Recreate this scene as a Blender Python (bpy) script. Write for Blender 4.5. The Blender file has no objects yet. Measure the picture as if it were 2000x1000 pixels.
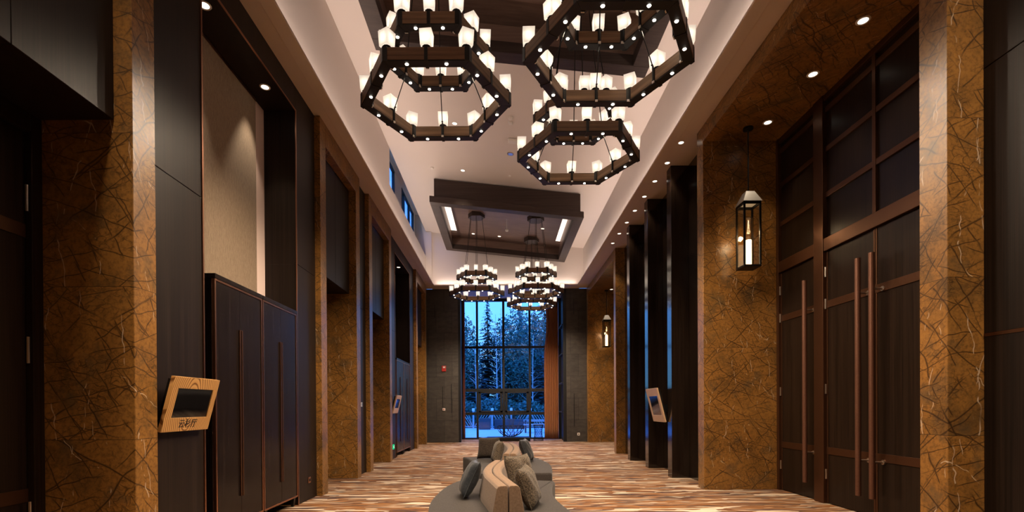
import bpy, bmesh, math, random
from mathutils import Vector, Matrix
random.seed(7)
C = bpy.context.scene.collection
D = bpy.data
PI = math.pi

# ------------------------------------------------------------------ camera
cam = D.objects.new('camera', D.cameras.new('camera'))
C.objects.link(cam)
cam.data.sensor_width = 36.0
cam.data.lens = 960.0 * 36.0 / 2000.0
cam.data.shift_x = 0.009987
cam.data.shift_y = 0.149094
cam.data.clip_start = 0.05
cam.data.clip_end = 400
cam.matrix_world = (Matrix.Translation((0, 0, 1.4)) @ Matrix.Rotation(math.radians(90 - 0.25), 4, 'X')
                    @ Matrix.Rotation(math.radians(-0.35), 4, 'Z'))
bpy.context.scene.camera = cam

# ------------------------------------------------------------------ world, exposure
sc = bpy.context.scene
sc.view_settings.view_transform = 'Standard'
sc.view_settings.look = 'None'
sc.view_settings.exposure = 0.0
sc.view_settings.gamma = 1.0
sc.view_settings.use_curve_mapping = False
try:
    sc.cycles.max_bounces = 8
    sc.cycles.diffuse_bounces = 4
    sc.cycles.glossy_bounces = 3
    sc.cycles.transmission_bounces = 6
    sc.cycles.transparent_max_bounces = 12
    sc.cycles.sample_clamp_indirect = 4.0
    sc.cycles.caustics_reflective = False
    sc.cycles.caustics_refractive = False
    sc.cycles.use_denoising = True
except Exception:
    pass
W = D.worlds.new('dusk_sky')
sc.world = W
W.use_nodes = True
wn = W.node_tree
wn.nodes.clear()
_o = wn.nodes.new('ShaderNodeOutputWorld')
_b = wn.nodes.new('ShaderNodeBackground')
_t = wn.nodes.new('ShaderNodeTexCoord')
_s = wn.nodes.new('ShaderNodeSeparateXYZ')
_r = wn.nodes.new('ShaderNodeValToRGB')
_r.color_ramp.elements[0].position = 0.0
_r.color_ramp.elements[0].color = (0.25, 0.74, 1.08, 1)
_r.color_ramp.elements[1].position = 0.75
_r.color_ramp.elements[1].color = (0.25, 1.3, 6.0, 1)
wn.links.new(_t.outputs['Generated'], _s.inputs[0])
wn.links.new(_s.outputs['Z'], _r.inputs[0])
wn.links.new(_r.outputs[0], _b.inputs[0])
_b.inputs[1].default_value = 1.1
wn.links.new(_b.outputs[0], _o.inputs[0])

WARM = (1.0, 0.72, 0.45)
COVE = (1.0, 0.80, 0.68)


def lamp(kind, name, loc, power, color=WARM, parent=None, **kw):
    l = D.lights.new(name, kind)
    l.energy = power
    l.color = color
    for k, v in kw.items():
        if k not in ('rot',):
            setattr(l, k, v)
    o = D.objects.new(name, l)
    C.objects.link(o)
    o.location = loc
    if 'rot' in kw:
        o.rotation_euler = kw['rot']
    if parent:
        o.parent = parent
    return o


# cove lines: LED strips lying behind the soffit lips, shining up the upper walls
lamp('AREA', 'cove_light_left', (-2.74, 8.0, 6.10), 180, COVE, shape='RECTANGLE', size=0.10, size_y=21.0, rot=(PI, 0, 0))
lamp('AREA', 'cove_light_right', (3.07, 8.0, 6.10), 145, COVE, shape='RECTANGLE', size=0.10, size_y=21.0, rot=(PI, 0, 0))
lamp('AREA', 'cove_light_end', (0.2, 18.88, 6.10), 24, COVE, shape='RECTANGLE', size=5.4, size_y=0.10, rot=(PI, 0, 0))

# ------------------------------------------------------------------ node helpers
class NT:
    def __init__(s, name):
        s.m = D.materials.new(name)
        s.m.use_nodes = True
        s.t = s.m.node_tree
        s.t.nodes.clear()
        s.out = s.t.nodes.new('ShaderNodeOutputMaterial')

    def n(s, typ, **kw):
        nd = s.t.nodes.new('ShaderNode' + typ)
        for k, v in kw.items():
            setattr(nd, k, v)
        return nd

    def lk(s, a, b):
        s.t.links.new(a, b)

    def put(s, inp, v):
        if hasattr(v, 'is_linked') or hasattr(v, 'links'):
            s.lk(v, inp)
        else:
            inp.default_value = v

    def math(s, op, a, b=None, c=None, clamp=False):
        nd = s.n('Math', operation=op, use_clamp=clamp)
        s.put(nd.inputs[0], a)
        if b is not None:
            s.put(nd.inputs[1], b)
        if c is not None:
            s.put(nd.inputs[2], c)
        return nd.outputs[0]

    def vmath(s, op, a, b):
        nd = s.n('VectorMath', operation=op)
        s.put(nd.inputs[0], a)
        s.put(nd.inputs[1], b)
        return nd.outputs[0]

    def mix(s, f, a, b):
        nd = s.n('Mix', data_type='RGBA')
        s.put(nd.inputs[0], f)
        s.put(nd.inputs[6], a)
        s.put(nd.inputs[7], b)
        return nd.outputs[2]

    def obj(s, kind='Object'):
        return s.n('TexCoord').outputs[kind]

    def scale(s, v, sx, sy, sz):
        return s.vmath('MULTIPLY', v, (sx, sy, sz))

    def noise(s, v, scale=1.0, detail=4.0, rough=0.55, dist=0.0, col=False):
        nd = s.n('TexNoise')
        s.put(nd.inputs['Vector'], v)
        nd.inputs['Scale'].default_value = scale
        nd.inputs['Detail'].default_value = detail
        nd.inputs['Roughness'].default_value = rough
        nd.inputs['Distortion'].default_value = dist
        return nd.outputs[1 if col else 0]

    def ramp(s, f, stops, interp='LINEAR'):
        nd = s.n('ValToRGB')
        cr = nd.color_ramp
        cr.interpolation = interp
        while len(cr.elements) < len(stops):
            cr.elements.new(0.5)
        for e, (p, c) in zip(cr.elements, stops):
            e.position = p
            e.color = (c[0], c[1], c[2], 1) if not isinstance(c, (int, float)) else (c, c, c, 1)
        s.put(nd.inputs[0], f)
        return nd.outputs[0]

    def sep(s, v):
        nd = s.n('SeparateXYZ')
        s.put(nd.inputs[0], v)
        return nd.outputs

    def bump(s, h, strength=0.2, dist=0.01):
        nd = s.n('Bump')
        nd.inputs['Strength'].default_value = strength
        nd.inputs['Distance'].default_value = dist
        s.put(nd.inputs['Height'], h)
        return nd.outputs[0]

    def pbr(s, col, rough=0.5, metal=0.0, spec=None, coat=0.0, normal=None, emit=None, estr=0.0, coat_rough=0.1, sheen=0.0):
        p = s.n('BsdfPrincipled')
        s.put(p.inputs['Base Color'], (*col, 1) if isinstance(col, tuple) and len(col) == 3 else col)
        s.put(p.inputs['Roughness'], rough)
        p.inputs['Metallic'].default_value = metal
        if spec is not None:
            p.inputs['Specular IOR Level'].default_value = spec
        p.inputs['Coat Weight'].default_value = coat
        p.inputs['Coat Roughness'].default_value = coat_rough
        p.inputs['Sheen Weight'].default_value = sheen
        if normal is not None:
            s.lk(normal, p.inputs['Normal'])
        if emit is not None:
            s.put(p.inputs['Emission Color'], (*emit, 1) if isinstance(emit, tuple) and len(emit) == 3 else emit)
            p.inputs['Emission Strength'].default_value = estr
        s.lk(p.outputs[0], s.out.inputs[0])
        return s.m


def plain(name, col, rough=0.5, metal=0.0, spec=None, coat=0.0, var=0.12, vs=6.0):
    t = NT(name)
    nz = t.noise(t.obj(), vs, 4)
    c = t.mix(nz, tuple(x * (1 - var) for x in col) + (1,), tuple(min(1, x * (1 + var)) for x in col) + (1,))
    return t.pbr(c, rough, metal, spec, coat)


def emitter(name, col, strength):
    t = NT(name)
    e = t.n('Emission')
    e.inputs[0].default_value = (*col, 1)
    e.inputs[1].default_value = strength
    t.lk(e.outputs[0], t.out.inputs[0])
    return t.m


def mat_marble():
    t = NT('brown_forest_marble')
    p = t.n('NewGeometry').outputs['Position']
    x, y, z = t.sep(p)
    row = t.math('FLOOR', t.math('DIVIDE', t.math('ADD', z, 0.03), 1.19))
    off = t.n('CombineXYZ')
    t.lk(t.math('MULTIPLY', row, 1.37), off.inputs[0])
    t.lk(t.math('MULTIPLY', row, 2.11), off.inputs[1])
    t.lk(t.math('MULTIPLY', row, 0.55), off.inputs[2])
    v = t.vmath('ADD', p, off.outputs[0])
    w = t.noise(v, 2.0, 4, 0.6, col=True)
    vd = t.vmath('ADD', v, t.scale(w, 0.30, 0.30, 0.30))
    cloud = t.noise(vd, 1.7, 7, 0.66)
    base = t.ramp(cloud, [(0.30, (0.095, 0.052, 0.018)), (0.45, (0.225, 0.105, 0.024)), (0.60, (0.285, 0.132, 0.030)), (0.76, (0.140, 0.086, 0.034))])
    fine = t.noise(v, 34, 5, 0.72)
    base = t.mix(t.ramp(fine, [(0.45, 0.0), (0.75, 0.75)]), base, (0.045, 0.020, 0.006, 1))
    blot = t.ramp(t.noise(v, 3.3, 4, 0.6), [(0.55, 0.0), (0.68, 0.55)])
    base = t.mix(blot, base, (0.070, 0.052, 0.030, 1))

    def lines(d, freq, warp, wsc, width, msc, lo, hi, src):
        dt = t.n('VectorMath', operation='DOT_PRODUCT')
        t.lk(src, dt.inputs[0])
        dt.inputs[1].default_value = d
        nz = t.noise(v, wsc, 3, 0.6)
        f = t.math('ADD', t.math('MULTIPLY', dt.outputs['Value'], freq), t.math('MULTIPLY', nz, warp))
        f = t.math('ABSOLUTE', t.math('SUBTRACT', t.math('FRACT', f), 0.5))
        ln = t.math('SUBTRACT', 1.0, t.math('DIVIDE', f, width), clamp=True)
        mk = t.ramp(t.noise(t.vmath('ADD', v, (freq, warp, lo * 9)), msc, 2), [(lo, 0.0), (hi, 1.0)])
        return t.math('MULTIPLY', ln, mk)
    fam = [lines((0.45, 0.52, 0.80), 2.3, 0.75, 0.8, 0.020, 1.3, 0.47, 0.53, v),
           lines((-0.62, -0.48, 0.72), 2.0, 0.70, 0.9, 0.020, 1.5, 0.47, 0.53, v),
           lines((0.30, -0.36, 0.95), 5.2, 1.1, 1.2, 0.034, 2.0, 0.48, 0.54, v),
           lines((-0.22, 0.34, 0.93), 7.1, 1.4, 1.3, 0.045, 2.4, 0.48, 0.54, v),
           lines((0.75, 0.55, 0.50), 6.5, 1.2, 1.2, 0.042, 2.6, 0.49, 0.55, v),
           lines((-0.55, 0.72, 0.62), 5.6, 1.2, 1.4, 0.038, 2.3, 0.49, 0.55, v),
           lines((0.62, -0.60, 0.35), 8.0, 1.3, 1.6, 0.048, 3.0, 0.50, 0.56, v)]
    vo = t.n('TexVoronoi', feature='DISTANCE_TO_EDGE')
    t.lk(t.scale(vd, 0.8, 0.8, 1.7), vo.inputs['Vector'])
    vo.inputs['Scale'].default_value = 12.0
    cr = t.math('SUBTRACT', 1.0, t.math('DIVIDE', vo.outputs['Distance'], 0.05), clamp=True)
    cr = t.math('MULTIPLY', cr, t.ramp(t.noise(v, 3.0, 3), [(0.48, 0.0), (0.60, 0.75)]))
    dark = cr
    for f in fam:
        dark = t.math('MAXIMUM', dark, f)
    col = t.mix(t.math('MULTIPLY', dark, 0.92), base, (0.016, 0.007, 0.0035, 1))
    wv = t.math('MAXIMUM', lines((0.72, 0.68, 0.07), 4.6, 0.75, 2.2, 0.016, 2.4, 0.47, 0.53, v),
                t.math('MAXIMUM', lines((-0.70, 0.71, 0.10), 3.7, 0.70, 2.4, 0.014, 2.7, 0.49, 0.54, v),
                       lines((0.50, 0.45, 0.62), 1.6, 0.60, 2.0, 0.007, 2.2, 0.54, 0.58, v)))
    brk = t.ramp(t.noise(t.scale(v, 1.0, 1.0, 0.6), 15, 2), [(0.47, 0.0), (0.52, 1.0)])
    col = t.mix(t.math('MULTIPLY', t.math('MULTIPLY', wv, brk), 0.85), col, (0.55, 0.43, 0.32, 1))
    fz = t.math('ABSOLUTE', t.math('SUBTRACT', t.math('FRACT', t.math('DIVIDE', t.math('ADD', z, 0.03), 1.19)), 0.5))
    jl = t.math('GREATER_THAN', fz, 0.4978)
    col = t.mix(t.math('MULTIPLY', jl, 0.7), col, (0.03, 0.014, 0.006, 1))
    return t.pbr(col, 0.33, 0.0, 0.40)


def mat_wood(name, c0, c1, rough=0.33, axis='z', freq=55.0, coat=0.0, spec=0.18):
    t = NT(name)
    v = t.obj()
    k = {'z': (freq, freq, 0.7), 'y': (freq, 0.7, freq), 'x': (0.7, freq, freq)}[axis]
    n1 = t.noise(t.scale(v, *k), 1.0, 5, 0.65)
    n2 = t.noise(t.scale(v, *[q * 0.12 for q in k]), 1.0, 3)
    f = t.math('ADD', t.math('MULTIPLY', n1, 0.7), t.math('MULTIPLY', n2, 0.3))
    c = t.ramp(f, [(0.33, c0), (0.66, c1)])
    r = t.math('ADD', rough - 0.06, t.math('MULTIPLY', n1, 0.14))
    return t.pbr(c, r, 0.0, spec, coat, t.bump(n1, 0.03, 0.001))


def mat_pine():
    t = NT('striped_pine')
    v = t.obj()
    w = t.noise(v, 2.0, 2, col=True)
    vv = t.vmath('ADD', v, t.scale(w, 0.10, 0.10, 0.10))
    x, y, z = t.sep(vv)
    r = t.math('SQRT', t.math('ADD', t.math('POWER', t.math('MULTIPLY', t.math('SUBTRACT', y, 0.36), 1.0), 2.0),
                              t.math('POWER', t.math('MULTIPLY', t.math('SUBTRACT', z, 0.24), 0.42), 2.0)))
    s = t.math('FRACT', t.math('MULTIPLY', r, 46.0))
    c = t.ramp(s, [(0.0, (0.50, 0.26, 0.08)), (0.55, (0.60, 0.34, 0.12)), (0.78, (0.16, 0.06, 0.012)), (0.95, (0.20, 0.08, 0.016)), (1.0, (0.50, 0.26, 0.08))])
    return t.pbr(c, 0.4)


def mat_carpet():
    t = NT('streaked_carpet')
    v = t.obj()
    wv = t.noise(t.scale(v, 0.55, 1.1, 0), 1.0, 3)
    x, y, z = t.sep(v)
    yy = t.math('ADD', y, t.math('MULTIPLY', wv, 0.55))
    cb = t.n('CombineXYZ')
    t.lk(t.math('MULTIPLY', x, 0.62), cb.inputs[0])
    t.lk(t.math('MULTIPLY', yy, 5.6), cb.inputs[1])
    q = cb.outputs[0]
    n1 = t.noise(q, 1.0, 4, 0.55)
    cb2 = t.n('CombineXYZ')
    t.lk(t.math('MULTIPLY', x, 1.3), cb2.inputs[0])
    t.lk(t.math('MULTIPLY', yy, 15.0), cb2.inputs[1])
    n2 = t.noise(cb2.outputs[0], 1.0, 5, 0.6)
    c = t.ramp(n1, [(0.28, (0.020, 0.015, 0.020)), (0.36, (0.075, 0.040, 0.026)), (0.43, (0.19, 0.072, 0.018)), (0.49, (0.27, 0.125, 0.045)),
                    (0.53, (0.085, 0.050, 0.036)), (0.58, (0.24, 0.095, 0.024)), (0.64, (0.34, 0.22, 0.13)), (0.70, (0.09, 0.062, 0.060))])
    dk = t.ramp(n2, [(0.40, 1.0), (0.46, 0.0)])
    c = t.mix(t.math('MULTIPLY', dk, 0.8), c, (0.030, 0.023, 0.030, 1))

    def streaks(fx, fy, freq, warp, wid, msx, msy, lo, hi, seed):
        cv = t.n('CombineXYZ')
        t.lk(t.math('MULTIPLY', x, fx), cv.inputs[0])
        t.lk(t.math('MULTIPLY', y, fy), cv.inputs[1])
        cv.inputs[2].default_value = seed
        f = t.math('ADD', t.math('MULTIPLY', y, freq), t.math('MULTIPLY', t.noise(cv.outputs[0], 1.0, 3, 0.5), warp))
        f = t.math('ABSOLUTE', t.math('SUBTRACT', t.math('FRACT', f), 0.5))
        cm = t.n('CombineXYZ')
        t.lk(t.math('MULTIPLY', x, msx), cm.inputs[0])
        t.lk(t.math('MULTIPLY', y, msy), cm.inputs[1])
        cm.inputs[2].default_value = seed + 3.3
        mk = t.ramp(t.noise(cm.outputs[0], 1.0, 3, 0.6), [(lo, 0.0), (hi, 1.0)])
        w_ = t.math('MULTIPLY', mk, wid)
        return t.math('MULTIPLY', t.math('LESS_THAN', f, w_), mk)
    l1 = streaks(0.45, 1.1, 3.2, 5.0, 0.17, 0.6, 5.0, 0.40, 0.66, 0.0)
    l2 = streaks(0.70, 1.8, 6.5, 5.0, 0.19, 0.8, 8.0, 0.42, 0.64, 7.0)
    l3 = streaks(0.60, 1.4, 5.0, 6.0, 0.20, 0.7, 7.0, 0.46, 0.66, 13.0)
    c = t.mix(t.math('MULTIPLY', l3, 0.8), c, (0.040, 0.032, 0.042, 1))
    c = t.mix(t.math('MULTIPLY', t.math('MAXIMUM', l1, l2), 0.95), c, (0.64, 0.535, 0.415, 1))
    pile = t.noise(v, 220, 2)
    return t.pbr(c, 0.9, 0.0, 0.15, normal=t.bump(pile, 0.4, 0.004))


def mat_slate():
    t = NT('grey_slate_cladding')
    p = t.n('NewGeometry').outputs['Position']
    x, y, z = t.sep(p)
    n = t.noise(t.scale(p, 1.0, 1.0, 2.6), 3.0, 7, 0.7)
    c = t.ramp(n, [(0.3, (0.028, 0.022, 0.018)), (0.7, (0.070, 0.058, 0.048))])
    br = t.n('TexBrick')
    cb = t.n('CombineXYZ')
    t.lk(t.math('ADD', x, y), cb.inputs[0])
    t.lk(z, cb.inputs[1])
    t.lk(cb.outputs[0], br.inputs['Vector'])
    br.inputs['Scale'].default_value = 1.0
    br.inputs['Brick Width'].default_value = 0.62
    br.inputs['Row Height'].default_value = 0.86
    br.inputs['Mortar Size'].default_value = 0.006
    br.inputs['Color1'].default_value = (1, 1, 1, 1)
    br.inputs['Color2'].default_value = (0.62, 0.62, 0.62, 1)
    br.inputs['Mortar'].default_value = (0.12, 0.12, 0.12, 1)
    m = t.n('Mix', data_type='RGBA', blend_type='MULTIPLY')
    m.inputs[0].default_value = 1.0
    t.lk(c, m.inputs[6])
    t.lk(br.outputs[0], m.inputs[7])
    return t.pbr(m.outputs[2], 0.6, normal=t.bump(n, 0.5, 0.01))


def mat_cloth(name, c0, c1, sc=160.0, rough=0.9, streak=None):
    t = NT(name)
    v = t.obj()
    if streak:
        v2 = t.scale(v, *streak)
    else:
        v2 = v
    n = t.noise(v2, sc, 3, 0.7)
    c = t.ramp(n, [(0.35, c0), (0.65, c1)])
    return t.pbr(c, rough, 0.0, 0.2, normal=t.bump(n, 0.35, 0.003), sheen=0.15)


def mat_glass(name, tint=(1, 1, 1), refl=0.07):
    t = NT(name)
    tr = t.n('BsdfTransparent')
    tr.inputs[0].default_value = (*tint, 1)
    gl = t.n('BsdfGlossy')
    gl.inputs['Roughness'].default_value = 0.02
    g = t.n('NewGeometry')
    dt = t.n('VectorMath', operation='DOT_PRODUCT')
    t.lk(g.outputs['Normal'], dt.inputs[0])
    t.lk(g.outputs['Incoming'], dt.inputs[1])
    c = t.math('SUBTRACT', 1.0, t.math('ABSOLUTE', dt.outputs['Value']), clamp=True)
    f = t.math('ADD', 0.04, t.math('MULTIPLY', t.math('POWER', c, 5.0), 0.96))
    mx = t.n('MixShader')
    t.lk(t.math('MULTIPLY', f, refl / 0.07), mx.inputs[0])
    t.lk(tr.outputs[0], mx.inputs[1])
    t.lk(gl.outputs[0], mx.inputs[2])
    t.lk(mx.outputs[0], t.out.inputs[0])
    return t.m


def mat_shade():
    t = NT('frosted_glass_shade')
    tl = t.n('BsdfTranslucent')
    tl.inputs[0].default_value = (0.80, 0.75, 0.68, 1)
    df = t.n('BsdfDiffuse')
    df.inputs[0].default_value = (0.85, 0.82, 0.76, 1)
    mx = t.n('MixShader')
    mx.inputs[0].default_value = 0.25
    t.lk(tl.outputs[0], mx.inputs[1])
    t.lk(df.outputs[0], mx.inputs[2])
    e = t.n('Emission')
    e.inputs[0].default_value = (1.0, 0.90, 0.78, 1)
    e.inputs[1].default_value = 0.26
    ad = t.n('AddShader')
    t.lk(mx.outputs[0], ad.inputs[0])
    t.lk(e.outputs[0], ad.inputs[1])
    t.lk(ad.outputs[0], t.out.inputs[0])
    return t.m


def mat_leaf(name, c0, c1):
    t = NT(name)
    n = t.noise(t.obj(), 1.5, 3)
    c = t.ramp(n, [(0.35, c0), (0.65, c1)])
    return t.pbr(c, 0.6, 0.0, 0.3)


M = {}
M['marble'] = mat_marble()
M['wood'] = mat_wood('dark_walnut_panel', (0.005, 0.0033, 0.0028), (0.024, 0.0145, 0.0105), 0.42, freq=120)
M['door_wood'] = mat_wood('dark_walnut_door', (0.005, 0.003, 0.0022), (0.022, 0.0120, 0.007), 0.30, freq=70)
M['cab_wood'] = mat_wood('dark_walnut_cabinet', (0.0045, 0.003, 0.003), (0.015, 0.0095, 0.008), 0.24, freq=70)
M['gloss_wood'] = mat_wood('polished_dark_walnut', (0.006, 0.0035, 0.0026), (0.018, 0.0105, 0.007), 0.13, freq=40, coat=0.3, spec=0.35)
M['tray_wood'] = mat_wood('stained_tray_wood', (0.028, 0.018, 0.015), (0.055, 0.038, 0.032), 0.5, 'x', 30)
M['tray_panel'] = mat_wood('stained_tray_panel', (0.105, 0.064, 0.050), (0.185, 0.120, 0.096), 0.45, 'x', 16)
M['beam_wood'] = mat_wood('walnut_chandelier_beam', (0.055, 0.028, 0.014), (0.27, 0.155, 0.088), 0.42, 'x', 26)
M['black'] = plain('blackened_steel', (0.012, 0.010, 0.009), 0.45, 0.6)
M['bronze'] = plain('brown_bronze', (0.105, 0.046, 0.022), 0.36, 0.8)
M['copper'] = plain('copper_trim', (0.42, 0.21, 0.13), 0.30, 1.0)
M['steel'] = plain('brushed_steel', (0.55, 0.50, 0.45), 0.30, 1.0)
M['rust_bar'] = plain('knurled_bronze_bar', (0.13, 0.055, 0.032), 0.5, 0.6, var=0.3, vs=60)
M['paint'] = plain('cream_paint', (0.66, 0.59, 0.545), 0.75, var=0.02, vs=2)
M['soffit'] = plain('beige_soffit_paint', (0.55, 0.43, 0.32), 0.75, var=0.02, vs=2)
M['white'] = plain('white_plastic', (0.70, 0.66, 0.61), 0.5, var=0.02)
M['strip'] = plain('niche_lit_gap_pink', (0.78, 0.60, 0.54), 0.7, var=0.02)  # pale pink stands in for the lit gap beside the fabric panel
M['fabric'] = mat_cloth('tan_wall_fabric', (0.19, 0.132, 0.085), (0.31, 0.225, 0.150), 55, 0.7, (3, 3, 0.35))
M['carpet'] = mat_carpet()
M['slate'] = mat_slate()
M['seat'] = mat_cloth('charcoal_tweed', (0.014, 0.011, 0.010), (0.072, 0.060, 0.054), 150)
M['suede'] = mat_cloth('tan_suede', (0.20, 0.125, 0.080), (0.27, 0.175, 0.115), 60)
M['blue_cushion'] = mat_cloth('slate_blue_satin', (0.022, 0.026, 0.032), (0.042, 0.047, 0.055), 30, 0.45)
M['mottle'] = mat_cloth('mottled_taupe_weave', (0.014, 0.011, 0.008), (0.17, 0.125, 0.085), 70)
M['brown_cushion'] = mat_cloth('dark_brown_velvet', (0.022, 0.015, 0.011), (0.045, 0.032, 0.024), 40)
M['black_cushion'] = mat_cloth('near_black_satin', (0.014, 0.014, 0.016), (0.028, 0.028, 0.031), 40, 0.5)
M['curtain'] = mat_cloth('rust_orange_drape', (0.26, 0.085, 0.020), (0.36, 0.125, 0.032), 60)
M['red_curtain'] = mat_cloth('dark_red_drape', (0.15, 0.028, 0.012), (0.22, 0.045, 0.018), 60)
M['pine'] = mat_pine()
M['tan_frame'] = plain('tan_laminate', (0.42, 0.26, 0.15), 0.5)
M['screen'] = plain('black_glossy_screen', (0.004, 0.004, 0.005), 0.06, 0.0, 0.8)
M['glass'] = mat_glass('clear_glass', (0.93, 0.97, 1.0))
M['glass_thin'] = mat_glass('lantern_glass', (0.98, 0.97, 0.95), 0.06)
M['shade'] = mat_shade()
M['bulb'] = emitter('warm_bulb', (1.0, 0.91, 0.78), 22)
M['spot'] = emitter('downlight_lens', (1.0, 0.90, 0.76), 25)
M['lens'] = emitter('recessed_lens', (1.0, 0.88, 0.72), 3.5)
M['candle'] = emitter('lit_frosted_candle', (1.0, 0.74, 0.44), 5)
M['cove_strip'] = emitter('cove_led_panel', (1.0, 0.78, 0.64), 1.9)
M['exit'] = emitter('green_exit_panel', (0.01, 0.55, 0.20), 1.2)
M['exit_w'] = emitter('white_exit_mark', (0.8, 1.0, 0.85), 1.4)
M['red'] = plain('red_alarm_plastic', (0.35, 0.02, 0.015), 0.4)
M['mullion'] = plain('black_window_frame', (0.008, 0.008, 0.009), 0.5, 0.3)
M['deck'] = mat_wood('weathered_deck', (0.30, 0.32, 0.34), (0.55, 0.58, 0.62), 0.6, 'x', 9)
M['rail'] = plain('weathered_rail', (0.34, 0.36, 0.36), 0.7)
M['planter'] = plain('dark_planter', (0.035, 0.038, 0.05), 0.6)
M['soil'] = plain('forest_floor', (0.03, 0.035, 0.02), 0.95, var=0.5, vs=2)
M['bark'] = plain('spruce_bark', (0.055, 0.045, 0.038), 0.9, var=0.4)
M['birch'] = plain('pale_birch_bark', (0.45, 0.45, 0.45), 0.8, var=0.3)
M['needle'] = mat_leaf('spruce_needles', (0.010, 0.038, 0.040), (0.036, 0.100, 0.095))
M['needle2'] = mat_leaf('dark_fir_needles', (0.008, 0.030, 0.034), (0.028, 0.075, 0.075))
M['leafy'] = mat_leaf('green_leaves', (0.018, 0.070, 0.055), (0.055, 0.150, 0.110))
M['frost'] = plain('white_lantern_cap', (0.60, 0.58, 0.54), 0.4, 0.3)
M['ink'] = plain('black_ink', (0.012, 0.010, 0.008), 0.6)

# ------------------------------------------------------------------ mesh builder
class MB:
    def __init__(s):
        s.bm = bmesh.new()
        s.mi = 0

    def face(s, vs):
        try:
            f = s.bm.faces.new(vs)
            f.material_index = s.mi
            return f
        except ValueError:
            return None

    def hexa(s, P):
        v = [s.bm.verts.new(p) for p in P]
        for q in ((0, 3, 2, 1), (4, 5, 6, 7), (0, 1, 5, 4), (1, 2, 6, 5), (2, 3, 7, 6), (3, 0, 4, 7)):
            s.face([v[i] for i in q])
        return s

    def box(s, x0, x1, y0, y1, z0, z1):
        if x0 > x1: x0, x1 = x1, x0
        if y0 > y1: y0, y1 = y1, y0
        if z0 > z1: z0, z1 = z1, z0
        return s.hexa([(x0, y0, z0), (x1, y0, z0), (x1, y1, z0), (x0, y1, z0), (x0, y0, z1), (x1, y0, z1), (x1, y1, z1), (x0, y1, z1)])

    def prism(s, poly, z0, z1, top=None):
        top = top or poly
        a = [s.bm.verts.new((p[0], p[1], z0)) for p in poly]
        b = [s.bm.verts.new((p[0], p[1], z1)) for p in top]
        n = len(poly)
        s.face(a[::-1])
        s.face(b)
        for i in range(n):
            j = (i + 1) % n
            s.face([a[i], a[j], b[j], b[i]])
        return s

    def loft(s, rings, close=True, caps=True):
        R = [[s.bm.verts.new(p) for p in r] for r in rings]
        n = len(rings[0])
        for k in range(len(R) - 1):
            for i in range(n if close else n - 1):
                j = (i + 1) % n
                s.face([R[k][i], R[k][j], R[k + 1][j], R[k + 1][i]])
        if caps and close:
            s.face(R[0][::-1])
            s.face(R[-1])
        return s

    def lathe(s, prof, cx=0, cy=0, n=20, caps=True):
        return s.loft([[(cx + r * math.cos(2 * PI * i / n), cy + r * math.sin(2 * PI * i / n), z) for i in range(n)] for r, z in prof], caps=caps)

    def tube(s, pts, r, n=8, r2=None):
        pts = [Vector(p) for p in pts]
        rings = []
        for i, p in enumerate(pts):
            d = (pts[min(i + 1, len(pts) - 1)] - pts[max(i - 1, 0)]).normalized()
            a = d.orthogonal().normalized() if i == 0 else (a - d * a.dot(d)).normalized()
            b = d.cross(a)
            rr = r if r2 is None else r + (r2 - r) * i / max(1, len(pts) - 1)
            rings.append([p + a * rr * math.cos(2 * PI * k / n) + b * rr * math.sin(2 * PI * k / n) for k in range(n)])
        return s.loft(rings)

    def build(s, name, mats, parent=None, bevel=0.0, smooth=False, loc=None, seg=2):
        bmesh.ops.recalc_face_normals(s.bm, faces=s.bm.faces)
        me = D.meshes.new(name)
        s.bm.to_mesh(me)
        s.bm.free()
        for m in (mats if isinstance(mats, (list, tuple)) else [mats]):
            me.materials.append(m)
        if smooth:
            for p in me.polygons:
                p.use_smooth = True
        o = D.objects.new(name, me)
        C.objects.link(o)
        if bevel:
            b = o.modifiers.new('bevel', 'BEVEL')
            b.width = bevel
            b.segments = seg
            b.limit_method = 'ANGLE'
        if parent:
            o.parent = parent
        if loc:
            o.location = loc
        return o


def tag(o, label, cat, group=None, kind=None):
    o['label'] = label
    o['category'] = cat
    if group:
        o['group'] = group
    if kind:
        o['kind'] = kind
    return o


def thing(name, label, cat, loc=(0, 0, 0), rz=0.0, group=None, kind=None):
    o = D.objects.new(name, None)
    o.empty_display_size = 0.1
    C.objects.link(o)
    o.location = loc
    o.rotation_euler = (0, 0, rz)
    return tag(o, label, cat, group, kind)


def struct(o, label, cat):
    return tag(o, label, cat, None, 'structure')


def kids(o):
    return list(o.children)


def dup(o, loc, label, rz=None, group=None):
    def rec(a, par):
        c = a.copy()
        C.objects.link(c)
        if par:
            c.parent = par
        for ch in kids(a):
            rec(ch, c)
        return c
    src = kids(o)
    r = rec(o, None)
    r.location = loc
    if rz is not None:
        r.rotation_euler = (0, 0, rz)
    r['label'] = label
    if group:
        r['group'] = group
    return r


# ------------------------------------------------------------------ room constants
SZ = 6.0                    # soffit underside
XL, XR = -2.85, 3.35        # marble fronts
WL, WR = -2.94, 3.62        # dark panel fronts
YB = -3.0                   # back of the hall, behind the camera
SL = -0.1102


def ceil_z(x):
    return 8.156 + SL * (x + 2.883)


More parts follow.
